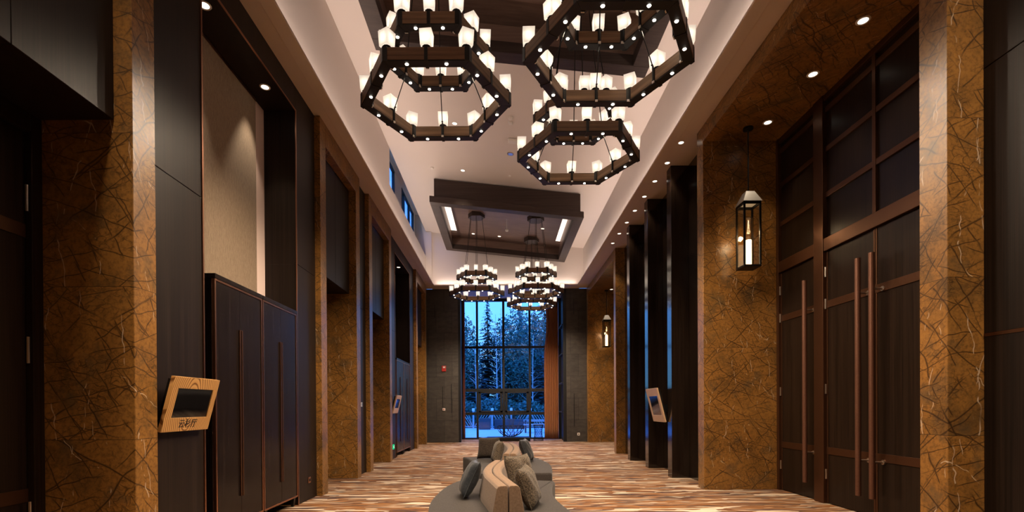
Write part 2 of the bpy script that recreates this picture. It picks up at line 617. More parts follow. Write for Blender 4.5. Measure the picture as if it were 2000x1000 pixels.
# ------------------------------------------------------------------ setting: floor, ceiling, walls
struct(MB().box(-4.3, 5.3, YB, 21.1, -0.12, 0).build('floor', M['carpet']), 'patterned carpet with cream, rust and charcoal streaks covering the hall floor', 'floor')
m = MB()
m.hexa([(-2.883, YB, ceil_z(-2.883)), (3.7, YB, ceil_z(3.7)), (3.7, 19.4, ceil_z(3.7)), (-2.883, 19.4, ceil_z(-2.883)),
        (-2.883, YB, 8.3), (3.7, YB, 8.3), (3.7, 19.4, 8.3), (-2.883, 19.4, 8.3)])
struct(m.build('ceiling', M['paint']), 'sloping cream painted ceiling over the hall', 'ceiling')
m = MB()
m.box(-3.3, -2.883, YB, 12.82, 6.03, ceil_z(-2.883) + 0.6)
m.box(-3.3, -2.883, 12.82, 19.3, 6.03, 7.20)
m.box(-3.3, -2.883, 18.98, 19.4, 7.2, 8.85)
m.box(-3.38, -3.3, 12.5, 19.4, 7.0, 7.9)
m.box(-3.38, -3.3, 12.5, 19.4, 8.72, 8.9)
m.box(-3.38, -3.3, 12.5, 13.2, 7.9, 8.72)
m.box(-3.38, -3.3, 15.32, 16.42, 7.9, 8.72)
m.box(-3.38, -3.3, 18.62, 19.4, 7.9, 8.72)
m.box(-3.38, -2.80, 12.7, 19.4, 8.80, 8.9)
m.box(-2.883, -2.80, 12.7, 19.4, 8.16, 8.80)
struct(m.build('wall_left_upper', M['paint']), 'cream upper wall on the left above the soffit with a clerestory slot', 'wall')
struct(MB().box(3.18, 3.5, YB, 19.3, 6.03, ceil_z(3.18) + 0.02).build('wall_right_upper', M['paint']), 'cream upper wall on the right above the soffit', 'wall')
m = MB()
m.box(-2.9, 3.2, 19.0, 19.3, 6.03, 8.2)
m.box(-2.883, -2.66, 18.9, 19.0, 6.03, 8.13)
struct(m.build('wall_end_upper', M['paint']), 'cream upper wall at the far end above the stone towers', 'wall')
m = MB()
m.box(-3.3, 3.6, YB - 0.2, YB, 6.0, 8.4)
m.box(-4.3, 5.3, YB - 0.2, YB, 0, 6.3)
m.box(-4.3, -4.2, YB, 19.6, 0, 6.2)
m.box(5.2, 5.3, YB, 19.6, 0, 6.2)
m.box(-4.3, -2.96, 19.45, 19.6, 0, 6.2)
m.box(3.51, 5.3, 19.45, 19.6, 0, 6.2)
m.box(-4.3, -3.3, YB, 19.6, 6.1, 6.2)
m.box(3.5, 5.3, YB, 19.6, 6.1, 6.2)
struct(m.build('wall_back', M['wood']), 'dark wood wall behind the viewpoint and behind the side doors', 'wall')

# soffits with a stepped lip
m = MB()
m.box(-3.6, -2.70, YB, 19.3, SZ + 0.02, SZ + 0.05)
m.box(-2.72, -2.545, YB, 18.72, SZ, SZ + 0.035)
struct(m.build('trim_1', M['soffit'], bevel=0.006), 'beige soffit ledge with stepped lip along the left wall', 'soffit')
m = MB()
m.box(3.07, 4.8, YB, 19.3, SZ + 0.02, SZ + 0.05)
m.box(2.91, 3.09, YB, 18.72, SZ, SZ + 0.035)
struct(m.build('trim_2', M['soffit'], bevel=0.006), 'beige soffit ledge with stepped lip along the right wall', 'soffit')
m = MB()
m.box(-2.7, 3.07, 18.82, 21.3, SZ + 0.02, SZ + 0.05)
m.box(-2.545, 2.91, 18.67, 18.84, SZ, SZ + 0.035)
struct(m.build('trim_3', M['soffit'], bevel=0.006), 'beige soffit ledge across the far end above the window bay', 'soffit')

# ---- left wall: dark panels between the marble portals, two niches
NZ = 5.665
NB = -3.39
P_L = [(1.9, 4.07), (7.79, 9.95), (10.65, 12.80), (16.50, 18.68)]
NICHE = [(4.85, 7.07), (13.57, 15.76)]
m = MB()
pz = SZ + 0.02
for y0, y1 in ((YB, 1.9), (4.07, 4.85), (7.07, 7.79), (9.95, 10.65), (12.80, 13.57), (15.76, 16.50), (18.68, 19.45)):
    for z0, z1 in ((0, 3.47), (3.476, pz)):
        m.box(WL, NB - 0.1, y0 + 0.001, y1 - 0.001, z0, z1)
    m.box(WL - 0.02, NB - 0.08, y0 + 0.002, y1 - 0.002, 0.01, pz - 0.01)
for y0, y1 in NICHE:
    m.box(WL, NB - 0.1, y0, y1, NZ, pz)
struct(m.build('wall_left', M['wood'], bevel=0.003, seg=1), 'dark walnut panelled lower wall on the left between marble portals', 'wall')
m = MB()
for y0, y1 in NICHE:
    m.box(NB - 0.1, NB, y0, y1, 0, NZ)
struct(m.build('wall_left_niche', M['strip']), 'back of the wall niches on the left, coloured pale pink for the lit gap', 'wall')
m = MB()
for y0, y1 in NICHE:
    for a in (y0, y1):
        m.box(WL, WL + 0.012, a - 0.010, a + 0.010, 0, NZ + 0.01)
    m.box(WL, WL + 0.012, y0, y1, NZ - 0.010, NZ + 0.010)
struct(m.build('trim_4', M['copper']), 'thin copper edging around the wall niches', 'trim')
fp = MB().box(NB, NB + 0.03, 5.02, 6.78, 0.0, 5.62).build('fabric_wall_panel', M['fabric'], bevel=0.004)
tag(fp, 'tall tan fabric panel in the near left niche above the cabinets', 'wall panel')
MB().box(NB, NB + 0.034, 5.02, 6.78, 5.62, 5.655).build('top_trim', M['copper'], fp)
fp2 = MB().box(NB, NB + 0.03, 13.6, 15.73, 0, 5.62).build('wood_wall_panel', M['wood'], bevel=0.004)
tag(fp2, 'dark wood panel in the far left niche above the cabinets', 'wall panel')


def portal(idx, side, y0, y1, hz, depth, label, w=0.25):
    s = -1 if side == 'L' else 1
    f = XL if side == 'L' else XR
    b = f + s * depth
    m = MB()
    m.box(f, b, y0, y0 + w, 0, pz)
    m.box(f, b, y1 - w, y1, 0, pz)
    hd = f + s * (0.14 if side == 'L' else depth)
    m.box(f, hd, y0 + w, y1 - w, hz, pz)
    struct(m.build('trim_%d' % idx, M['marble'], bevel=0.004, seg=1), label, 'marble portal')


names = ['nearest marble portal on the left wall around a dark door', 'second marble portal on the left wall past the near cabinets',
         'third marble portal on the left wall', 'farthest marble portal on the left wall beside the slate tower']
for i, ((y0, y1), lb) in enumerate(zip(P_L, names)):
    portal(5 + i, 'L', y0, y1, 5.655, 0.75, lb)
    # dark wood header panel hung in the portal
    m = MB()
    for a, b in ((y0 + 0.25, y1 - 1.05), (y1 - 1.05 + 0.004, y1 - 0.25)):
        m.box(-2.992, -3.6, a, b, 3.64, 5.655)
    struct(m.build('trim_%d' % (20 + i), M['wood'], bevel=0.003, seg=1), 'dark wood header panel inside the ' + lb.split(' around')[0].split(' past')[0].split(' beside')[0], 'header panel')
    d = thing('door_%d' % (3 + i), 'dark wood door inside the ' + lb.split(' around')[0].split(' past')[0].split(' beside')[0], 'door', (-3.55, y0 + 0.25, 0), 0, None, 'structure')
    wd = (y1 - y0) - 0.5
    fr = MB()
    fr.box(-0.12, 0, 0, 0.09, 0, 3.64)
    fr.box(-0.12, 0, wd - 0.09, wd, 0, 3.64)
    fr.box(-0.12, 0, 0.09, wd - 0.09, 3.5, 3.64)
    fr.build('door_frame', M['door_wood'], d, bevel=0.006)
    for k in range(2):
        a = 0.09 + k * (wd - 0.18) / 2
        b = a + (wd - 0.18) / 2 - 0.006
        lf = MB().box(-0.11, -0.05, a + 0.004, b, 0.01, 3.49).build('leaf', M['door_wood'], d, bevel=0.004)
        r = MB()
        for z in (0.70, 2.70):
            r.box(-0.05, -0.043, a + 0.004, b, z, z + 0.10)
        r.build('rail', M['bronze'], lf)
        hy = a - 0.002 if k == 0 else b + 0.002
        for z in (0.5, 1.75, 2.9):
            h = MB()
            h.tube([(-0.035, hy, z), (-0.035, hy, z + 0.2)], 0.011, 8)
            h.build('hinge', M['steel'], lf)

# ---- right wall
portal(9, 'R', 3.69, 8.39, 5.757, 1.30, 'near marble portal on the right around the tall double doors')
portal(10, 'R', 14.40, 19.30, 5.757, 1.30, 'far marble portal on the right beside the slate tower')
m = MB()
for y0, y1 in ((YB, 3.69), (8.39, 14.40)):
    m.mi = 1 if y0 < 0 else 0
    for z0, z1 in ((0, 1.90), (1.925, 3.9), (3.906, pz)) if y0 < 0 else ((0, 3.9), (3.906, pz)):
        m.box(WR, WR + 0.6, y0 + 0.001, y1 - 0.001, z0, z1)
    m.box(WR + 0.02, WR + 0.58, y0 + 0.002, y1 - 0.002, 0.01, pz - 0.01)
struct(m.build('wall_right', [M['gloss_wood'], M['wood']], bevel=0.003, seg=1), 'polished dark walnut panelled wall on the right', 'wall')
m = MB().box(WR - 0.004, WR + 0.1, YB, 3.685, 1.90, 1.925)
struct(m.build('trim_11', M['bronze']), 'thin bronze strip across the dark panel at the right edge', 'trim')
for i, y in enumerate((9.48, 11.00, 12.57)):
    m = MB()
    m.box(3.28, WR, y, y + 0.24, 0, pz)
    struct(m.build('trim_%d' % (12 + i), M['gloss_wood'], bevel=0.006),
           ['nearest', 'middle', 'farthest'][i] + ' dark polished pilaster on the right wall', 'pilaster')
m = MB()
for y in (9.72, 11.24, 12.81):
    m.box(3.46, WR, y, y + 0.22, 0, pz)
    m.box(3.54, WR, y + 0.55, y + 0.62, 0, pz)
struct(m.build('trim_15', M['gloss_wood'], bevel=0.006), 'stepped dark wood fins between the pilasters on the right', 'trim')
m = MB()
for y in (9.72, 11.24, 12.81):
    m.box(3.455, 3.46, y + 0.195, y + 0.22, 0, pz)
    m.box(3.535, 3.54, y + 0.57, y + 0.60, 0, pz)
    m.box(WR - 0.006, WR, y + 0.9, y + 0.93, 0, pz)  # strips added to draw the bright vertical highlights on the recess wall
struct(m.build('trim_16', M['bronze']), 'slim bronze strips added as gold highlight lines between the pilasters on the right', 'trim')

# right double door with side leaves and panelled overlight
def right_door(idx, ya, yb, label):
    L = yb - ya
    d = thing('door_%d' % idx, label, 'door', (4.58, ya, 0), 0, None, 'structure')
    HZ = 5.757
    s0, s1 = 0.06, 0.98            # side leaf
    p0, p1 = 0.98, 1.19            # post
    fr = MB()
    fr.box(-0.03, 0.10, 0, s0, 0, HZ)
    fr.box(-0.03, 0.10, L - s0, L, 0, HZ)
    for a, b in ((p0, p1), (L - p1, L - p0)):
        fr.box(-0.035, 0.10, a, b, 0, HZ)
    fr.box(-0.025, 0.10, s0, L - s0, 3.56, 3.74)
    fr.box(-0.02, 0.10, s0, L - s0, HZ - 0.08, HZ)
    fr.build('door_frame', M['bronze'], d, bevel=0.006)
    # overlight panels with bronze glazing bars
    op = MB().box(0.03, 0.09, s0, L - s0, 3.74, HZ - 0.06).build('overlight_panel', M['door_wood'], d)
    rb = MB()
    for z in (4.32, 4.96, 5.52):
        for a, b in ((s0, p0), (p1, L - p1), (L - p0, L - s0)):
            rb.box(0.005, 0.05, a, b, z, z + 0.075)
    rb.box(-0.002, 0.05, L / 2 - 0.028, L / 2 + 0.028, 3.74, HZ - 0.06)
    rb.build('bar', M['bronze'], op, bevel=0.004)

    def leaf(a, b, hy, hinge_y):
        lf = MB().box(0.02, 0.085, a + 0.004, b - 0.004, 0.012, 3.555).build('leaf', M['door_wood'], d, bevel=0.003)
        r = MB()
        for z in (0.70, 2.76):
            r.box(0.008, 0.03, a + 0.004, b - 0.004, z, z + 0.10)
        r.box(0.012, 0.03, a + 0.004, a + 0.03, 0.012, 3.555)
        r.box(0.012, 0.03, b - 0.03, b - 0.004, 0.012, 3.555)
        r.build('rail', M['bronze'], lf, bevel=0.002)
        h = MB()
        h.tube([(-0.13, hy, 0.26), (-0.13, hy, 3.22)], 0.032, 14)
        hb = h.build('pull_handle', [M['rust_bar']], lf, smooth=False)
        st = MB()
        for z in (0.70, 2.79):
            st.tube([(-0.13, hy, z), (0.02, hy, z)], 0.014, 10)
            st.tube([(-0.005, hy, z), (0.02, hy, z)], 0.03, 12)
        st.build('standoff', M['steel'], lf)
        for z in (0.35, 1.55, 2.75, 3.2):
            MB().tube([(0.0, hinge_y, z), (0.0, hinge_y, z + 0.14)], 0.012, 8).build('hinge', M['steel'], lf)
    leaf(s0, p0, s0 + 0.12, p0 - 0.006)
    leaf(p1, L / 2, L / 2 - 0.13, p1 + 0.008)
    leaf(L / 2, L - p1, L / 2 + 0.10, L - p1 - 0.008)
    leaf(L - p0, L - s0, L - 0.92, L - s0 - 0.008)


right_door(1, 3.94, 8.14, 'tall dark wood double doors with bronze bars in the near right portal')
right_door(2, 14.65, 19.05, 'tall dark wood double doors in the far right portal')

# ---- end wall: slate towers and the window bay
m = MB().box(-2.95, -1.70, 19.3, 21.3, 0, pz)
struct(m.build('wall_end_left', M['slate'], bevel=0.01), 'grey slate clad tower at the far left of the window', 'wall')
m = MB().box(2.55, 3.5, 19.3, 21.3, 0, pz)
struct(m.build('wall_end_right', M['slate'], bevel=0.01), 'grey slate clad tower at the far right of the window', 'wall')
m = MB()
m.box(-1.70, -1.60, 19.32, 19.42, 0, pz)
m.box(2.42, 2.55, 19.32, 19.42, 0, pz)
m.box(2.50, 2.55, 19.42, 20.5, 0, pz)
for z in (1.15, 2.3, 3.45, 4.6):
    m.box(2.38, 2.55, 19.42, 20.4, z, z + 0.05)
struct(m.build('trim_17', M['mullion']), 'black metal edging around the window bay', 'trim')
# slots in slate
m = MB()
for x, z0, z1 in ((-2.33, 1.3, 2.2), (-2.62, 4.9, 5.4), (-1.98, 1.15, 2.3), (2.83, 0.6, 1.9), (2.83, 5.0, 5.6)):
    m.box(x, x + 0.025, 19.292, 19.31, z0, z1)
struct(m.build('trim_18', M['mullion']), 'narrow black slots in the slate towers', 'trim')

w = thing('window_1', 'tall black framed window looking out on dusk trees at the far end', 'window', (0, 21.1, 0), 0, None, 'structure')
m = MB()
m.box(-1.72, -1.64, -0.06, 0.06, 0, pz)
m.box(2.44, 2.56, -0.06, 0.06, 0, pz)
m.box(-1.64, 2.44, -0.06, 0.06, 0, 0.07)
m.box(-1.64, 2.44, -0.06, 0.06, 5.90, pz)
for x, wd in ((-1.04, 0.09), (0.09, 0.10), (1.21, 0.09), (2.0, 0.07)):
    m.box(x - wd / 2, x + wd / 2, -0.06, 0.06, 0.07, 5.95)
for z, hh in ((3.94, 0.10), (2.10, 0.14), (1.10, 0.12)):
    m.box(-1.64, 2.44, -0.055, 0.055, z - hh / 2, z + hh / 2)
for a, b in ((-0.99, 0.03), (0.15, 1.16)):
    for p, q, r, s_ in ((a, a + 0.10, 1.16, 2.03), (b - 0.10, b, 1.16, 2.03), (a, b, 1.16, 1.22), (a, b, 1.97, 2.03)):
        m.box(p, q, -0.075, -0.02, r, s_)
m.build('window_frame', M['mullion'], w, bevel=0.004)
MB().box(-1.64, 2.44, -0.006, 0.006, 0.07, 5.9).build('window_pane', M['glass'], w)

for i, (ya, yb, bars) in enumerate(((13.2, 15.32, (14.3,)), (16.42, 18.62, (16.86, 17.78)))):
    w = thing('window_%d' % (2 + i), ['near', 'far'][i] + ' clerestory window high on the left wall', 'window', (-3.335, 0, 0), 0, None, 'structure')
    m = MB()
    m.box(-0.03, 0.05, ya, yb, 7.9, 7.945)
    m.box(-0.03, 0.05, ya, yb, 8.675, 8.72)
    for y in (ya + 0.02, *bars, yb - 0.06):
        m.box(-0.03, 0.05, y, y + 0.045, 7.9, 8.72)
    m.build('window_frame', M['mullion'], w)
    MB().box(-0.005, 0.005, ya + 0.03, yb - 0.03, 7.93, 8.69).build('window_pane', M['glass'], w)

# ------------------------------------------------------------------ curtains
def curtain(name, label, mat, x0, x1, y, z0, z1, amp, waves, curve=0.0):
    m = MB()
    n = waves * 10
    rings = []
    zs = [z0 + (z1 - z0) * k / 14 for k in range(15)]
    for z in zs:
        f = (z - z0) / (z1 - z0)
        ring = []
        for side in (0, 1):
            it = range(n + 1) if side == 0 else range(n, -1, -1)
            for i in it:
                u = i / n
                xa = x0 + curve * (math.sin(max(0, f - 0.62) / 0.38 * PI * 0.9) * (1 if f > 0.62 else 0))
                xx = xa + (x1 - xa) * u
                yy = y + amp * math.sin(u * waves * 2 * PI) + 0.3 * amp * math.sin(u * waves * 4 * PI + 2 * f)
                ring.append((xx, yy + side * 0.012, z))
        rings.append(ring)
    m.loft(rings)
    o = m.build(name, mat, smooth=True)
    return tag(o, label, 'curtain')


curtain('curtain', 'rust orange pleated curtain hanging right of the far window', M['curtain'], 1.80, 2.40, 20.75, 0.02, 5.96, 0.055, 8, 0.10)
curtain('curtain', 'narrow dark red curtain edge left of the far window', M['red_curtain'], -1.64, -1.55, 20.85, 0.02, 5.96, 0.03, 2)

# ------------------------------------------------------------------ ceiling trays
def tray(yc, label):
    x0, x1 = -2.05, 2.40
    L = 4.38
    t = thing('ceiling_tray', label, 'ceiling tray', (0, yc, 0), 0, 'suspended ceiling trays')

    def slab(m, xa, xb, ya, yb, o0, o1):          # between offsets o0 < o1 below the sloping ceiling
        m.hexa([(xa, ya, ceil_z(xa) - o1), (xb, ya, ceil_z(xb) - o1), (xb, yb, ceil_z(xb) - o1), (xa, yb, ceil_z(xa) - o1),
                (xa, ya, ceil_z(xa) - o0), (xb, ya, ceil_z(xb) - o0), (xb, yb, ceil_z(xb) - o0), (xa, yb, ceil_z(xa) - o0)])

    def frame(m, xa, xb, ya, yb, th, o0, o1):
        slab(m, xa, xb, ya, ya + th, o0, o1)
        slab(m, xa, xb, yb - th, yb, o0, o1)
        slab(m, xa, xa + th, ya + th, yb - th, o0, o1)
        slab(m, xb - th, xb, ya + th, yb - th, o0, o1)
    h = L / 2
    m = MB()
    frame(m, x0 + 0.12, x1 - 0.08, -h + 0.10, h - 0.10, 0.06, 0.03, 0.60)
    m.build('fascia', M['tray_wood'], t, bevel=0.004)
    m = MB()
    frame(m, x0, x1, -h, h, 0.26, 0.57, 0.75)
    m.build('rim', M['tray_wood'], t, bevel=0.006)
    m = MB()
    frame(m, x0 + 0.20, x1 - 0.20, -h + 0.20, h - 0.20, 0.05, 0.10, 0.60)
    m.build('inner_lining', M['tray_panel'], t)
    m = MB()
    slab(m, x0 + 0.48, x1 - 0.44, -h + 0.22, h - 0.22, 0.27, 0.31)
    slab(m, x0 + 0.24, x1 - 0.24, h - 0.75, h - 0.22, 0.272, 0.31)
    slab(m, x0 + 0.24, x1 - 0.24, -h + 0.22, -h + 0.5, 0.272, 0.31)
    m.build('inner_panel', M['tray_panel'], t, bevel=0.004)
    for xa, xb in ((x0 + 0.26, x0 + 0.46), (x1 - 0.42, x1 - 0.26)):
        m = MB()
        slab(m, xa, xb, -h + 0.5, h - 0.75, 0.22, 0.24)
        m.build('cove_strip', M['cove_strip'], t)
    return t


tray(5.98, 'near dark wood ceiling tray above the closest chandeliers')
tray(16.38, 'far dark wood ceiling tray above the distant chandeliers')

# ------------------------------------------------------------------ chandeliers
S1, S2 = 0.89, 0.655           # outer side lengths
ZB, ZU = 4.97, 5.50            # beam undersides
BH, BW = 0.14, 0.11
GA = 3.58


def hexpts(side):
    return [Vector((side * math.cos(PI / 3 * k), side * math.sin(PI / 3 * k), 0)) for k in range(6)]


def shade_mesh():
    m = MB()
    a, b, h, th = 0.056, 0.064, 0.155, 0.004
    lo = [(-a, -a), (a, -a), (a, a), (-a, a)]
    hi = [(-b, -b), (b, -b), (b, b), (-b, b)]
    R = [[(p[0], p[1], h) for p in hi], [(p[0], p[1], 0) for p in lo]]
    m.loft(R, caps=False)
    m.face([m.bm.verts.new((p[0], p[1], 0.0)) for p in lo])
    bmesh.ops.remove_doubles(m.bm, verts=m.bm.verts, dist=1e-5)
    o = m.build('shade', M['shade'])
    return o


def chandelier(x, y, label, canopy_off=0.31):
    t = thing('chandelier', label, 'chandelier', (x, y, ZB), 0, 'hexagonal candle chandeliers')
    can_z = ceil_z(x) - canopy_off - ZB
    c = MB()
    ph = hexpts(0.27)
    c.prism([(p.x, p.y) for p in ph], can_z - 0.13, can_z + 0.01)
    c.build('canopy', M['tray_wood'], t, bevel=0.005)
    ring_mesh = {}
    for side, zz in ((S1, 0.0), (S2, ZU - ZB)):
        oh, ih = hexpts(side), hexpts(side - BW * 2 / math.sqrt(3))
        big = None
        for k in range(6):
            j = (k + 1) % 6
            m = MB()
            d = (oh[j] - oh[k]).normalized()
            nrm = Vector((d.y, -d.x, 0))
            # local frame: x along the beam so that the grain runs along it
            Lo = (oh[j] - oh[k]).length
            Li = (ih[j] - ih[k]).length
            m.hexa([(-Lo / 2, 0, 0.012), (Lo / 2, 0, 0.012), (Li / 2, BW, 0.012), (-Li / 2, BW, 0.012),
                    (-Lo / 2, 0, BH), (Lo / 2, 0, BH), (Li / 2, BW, BH), (-Li / 2, BW, BH)])
            m.mi = 1
            m.hexa([(-Lo / 2 + .004, 0.004, 0), (Lo / 2 - .004, 0.004, 0), (Li / 2 + .004, BW - .004, 0), (-Li / 2 - .004, BW - .004, 0),
                    (-Lo / 2 + .004, 0.004, 0.014), (Lo / 2 - .004, 0.004, 0.014), (Li / 2 + .004, BW - .004, 0.014), (-Li / 2 - .004, BW - .004, 0.014)])
            key = (side, 'beam')
            b = m.build('beam', [M['beam_wood'], M['black']], t, bevel=0.003)
            mid = (oh[k] + oh[j]) / 2
            ang = math.atan2(d.y, d.x)
            b.location = (mid.x, mid.y, zz)
            b.rotation_euler = (0, 0, ang)
            inw = Vector((-d.y, d.x, 0))
            # strap at the middle, strap at the corner (black bands), shade + bulb + lens on each
            for kind in ('mid', 'corner'):
                m = MB()
                if kind == 'mid':
                    m.box(-0.018, 0.018, -0.005, BW + 0.005, -0.004, BH + 0.006)
                    m.lathe([(0.018, BH), (0.022, BH + 0.02), (0.045, BH + 0.026), (0.048, BH + 0.034)], 0, BW / 2, 10)
                    m.mi = 1
                    m.box(-0.014, 0.014, BW + 0.003, BW + 0.014, -0.006, 0.016)
                    pos = mid
                    st = m.build('strap', [M['black'], M['white']], b)
                    st.location = (0, 0, 0)
                    sp = (0, BW / 2, BH + 0.035)
                else:
                    # corner band wrapping the beam ends
                    for sg in (1, -1):
                        q = MB() if sg == -1 else m
                        P = lambda x0, y0, z0, x1, y1, z1: q.box(sg * x0, sg * x1, y0, y1, z0, z1)
                        P(-Lo / 2 - 0.001, -0.005, -0.003, -Lo / 2 + 0.045, 0.006, BH + 0.006)
                        P(-Li / 2 - 0.005, BW - 0.005, -0.003, -Li / 2 + 0.03, BW + 0.005, BH + 0.006)
                        q.hexa([(sg * (-Lo / 2), -0.004, z) if a == 0 else (sg * (-Lo / 2 + 0.045), -0.004, z) if a == 1 else (sg * (-Li / 2 + 0.03), BW + 0.004, z) if a == 2 else (sg * (-Li / 2 - 0.004), BW + 0.004, z)
                                for z in (BH - 0.004, BH + 0.006) for a in range(4)])
                        if sg == -1:
                            q.build('corner_strap', M['black'], b)
                    cx = -(Lo + Li) / 4
                    m.lathe([(0.018, BH), (0.022, BH + 0.02), (0.045, BH + 0.026), (0.048, BH + 0.034)], cx, BW / 2, 10)
                    m.mi = 1
                    m.box(-Li / 2 - 0.012, -Li / 2 + 0.022, BW + 0.003, BW + 0.014, -0.006, 0.016)
                    st = m.build('corner_strap', [M['black'], M['white']], b)
                    sp = (cx, BW / 2, BH + 0.035)
                so = SHADE.copy()
                C.objects.link(so)
                so.parent = b
                so.location = sp
                so.rotation_euler = (0, 0, random.uniform(-0.10, 0.10) - (0 if kind == 'mid' else PI / 6))
                bo = BULB.copy()
                C.objects.link(bo)
                bo.parent = b
                bo.location = (sp[0], sp[1], sp[2] + 0.075)
            for q in (-1, 1):
                lx = q * (Lo + Li) / 8
                lo_ = LENS.copy()
                C.objects.link(lo_)
                lo_.parent = b
                lo_.location = (lx, BW / 2, 0)
    # spot light of each ring's downlights, a pair per beam
    for side, zz in ((S1, 0.0), (S2, ZU - ZB)):
        oh = hexpts(side - 0.06)
        for k in range(6):
            p = (oh[k] + oh[(k + 1) % 6]) / 2
            l = (SPOT if zz == 0.0 else SPOT_UP).copy()
            C.objects.link(l)
            l.parent = t
            l.location = (p.x, p.y, zz - 0.02)
    # rods: canopy to upper ring, upper ring to lower ring
    mids1 = [(hexpts(S1)[k] + hexpts(S1)[(k + 1) % 6]) / 2 for k in range(6)]
    mids2 = [(hexpts(S2)[k] + hexpts(S2)[(k + 1) % 6]) / 2 for k in range(6)]
    ch = [(hexpts(0.24)[k] + hexpts(0.24)[(k + 1) % 6]) / 2 for k in range(6)]
    for k in range(6):
        a = mids2[k] * ((mids2[k].length - BW / 2 - 0.062) / mids2[k].length)
        e = mids2[k] * ((mids2[k].length - BW - 0.012) / mids2[k].length)
        g = mids1[k] * ((mids1[k].length - BW - 0.012) / mids1[k].length)
        m = MB()
        m.tube([(ch[k].x, ch[k].y, can_z - 0.12), (e.x, e.y, ZU - ZB + BH)], 0.007, 6)
        m.tube([(e.x, e.y, ZU - ZB + BH + 0.02), (e.x, e.y, ZU - ZB + 0.02)], 0.009, 6)
        m.build('suspension_rod', M['black'], t)
        m = MB()
        m.tube([(e.x, e.y, ZU - ZB + 0.03), (g.x, g.y, BH + 0.03)], 0.006, 6)
        for q, f in ((e, 0.04), (g, 0.9)):
            pz_ = Vector((e.x, e.y, ZU - ZB)).lerp(Vector((g.x, g.y, BH + 0.02)), 0.06 if f < 0.5 else 0.93)
            m.lathe([(0.0, pz_.z - 0.016), (0.014, pz_.z), (0.0, pz_.z + 0.016)], pz_.x, pz_.y, 8, caps=False)
        m.tube([(g.x, g.y, BH + 0.04), (g.x, g.y, 0.02)], 0.010, 6)
        m.build('link_rod', M['black'], t)
    return t


SHADE = shade_mesh()
_m = MB()
bmesh.ops.create_icosphere(_m.bm, subdivisions=1, radius=0.021)
BULB = _m.build('bulb', M['bulb'])
LENS = MB().lathe([(0.0, -0.004), (0.016, -0.004), (0.019, 0.001)], 0, 0, 12, caps=False).build('downlight', M['spot'])
SPOT = lamp('SPOT', 'ring_spot', (0, 0, 0), 115, (1.0, 0.79, 0.57), spot_size=math.radians(152), spot_blend=0.5, shadow_soft_size=0.04)
SPOT_UP = lamp('SPOT', 'ring_spot', (0, 0, 0), 7, (1.0, 0.79, 0.57), spot_size=math.radians(120), spot_blend=0.6, shadow_soft_size=0.04)

CH = [(-0.76, 5.85, 'left chandelier of the near three, two hexagonal wooden rings of glass candles'),
      (1.13, 5.12, 'right foremost of the near three chandeliers, partly cut by the top of the photo'),
      (1.14, 7.18, 'rear chandelier of the near three, hanging behind the right foremost one'),
      (-0.78, 15.90, 'left chandelier of the three far ones under the distant tray'),
      (1.115, 15.62, 'front right chandelier of the three far ones under the distant tray'),
      (1.10, 17.62, 'hindmost far chandelier, hanging lowest in view in front of the window')]
first = None
for x, y, lb in CH:
    if first is None or True:
        c = chandelier(x, y, lb)
for o in (SHADE, BULB, LENS):
    me = o.data
    D.objects.remove(o)
D.objects.remove(SPOT)
D.objects.remove(SPOT_UP)

# ------------------------------------------------------------------ recessed downlights
def downlight(loc, label, group, power, r=0.055, size=70, col=(1.0, 0.80, 0.58), cat='downlight', tilt=0.0, name='recessed_downlight'):
    t = thing(name, label, cat, loc, 0, group)
    t.rotation_euler = (0, tilt, 0)
    MB().lathe([(r * 0.80, -0.004), (r, -0.010), (r * 1.15, 0.0), (r * 1.15, 0.004), (r * 0.80, 0.004)], 0, 0, 24, caps=False).build('rim', M['white'], t, smooth=True)
    MB().lathe([(0.0, -0.003), (r * 0.8, -0.003)], 0, 0, 20, caps=False).build('lens', M['lens'], t)
    if power:
        lamp('SPOT', 'downlight_beam', (0, 0, -0.03), power, col, t, spot_size=math.radians(size), spot_blend=0.6, shadow_soft_size=0.25 if 'beside the viewpoint' in group else 0.04)
    return t


ORD = ['first', 'second', 'third', 'fourth', 'fifth', 'sixth', 'seventh', 'eighth', 'ninth', 'tenth']
for i, y in enumerate((8.66, 9.38, 10.14, 10.88, 11.66, 12.41, 13.20, 13.98)):
    downlight((3.18, y, SZ + 0.02), ORD[i] + ' round downlight in the right soffit counting from the near marble column', 'downlights in the right soffit', 55)
for i, y in enumerate((4.66, 5.60, 6.50, 7.60)):
    downlight((4.13, y, 5.757), ORD[3 - i] + ' downlight under the marble header over the double doors counting from the lantern', 'downlights over the double doors', 42, 0.065)
for i, y in enumerate((15.8, 17.2, 18.4)):
    downlight((4.13, y, 5.757), ORD[i] + ' downlight under the far right marble header counting from the near side', 'downlights in the far right portal', 35, 0.065)
downlight((-3.12, 5.22, NZ), 'near downlight in the ceiling of the fabric panel niche', 'downlights in the niches', 75, 0.06, 60)
downlight((-3.12, 6.55, NZ), 'far downlight in the ceiling of the fabric panel niche', 'downlights in the niches', 75, 0.06, 60)
downlight((-3.12, 15.00, NZ), 'downlight in the ceiling of the far left niche', 'downlights in the niches', 25, 0.06, 60)
tl = math.atan(-SL)
for x, y, lb in ((-1.05, 11.40, 'sloping ceiling downlight seen through the ring of the left near chandelier'), (-1.04, 13.66, 'sloping ceiling downlight just in front of the far tray')):
    downlight((x, y, ceil_z(x)), lb, 'downlights in the sloping ceiling', 60, 0.065, 90, tilt=tl)
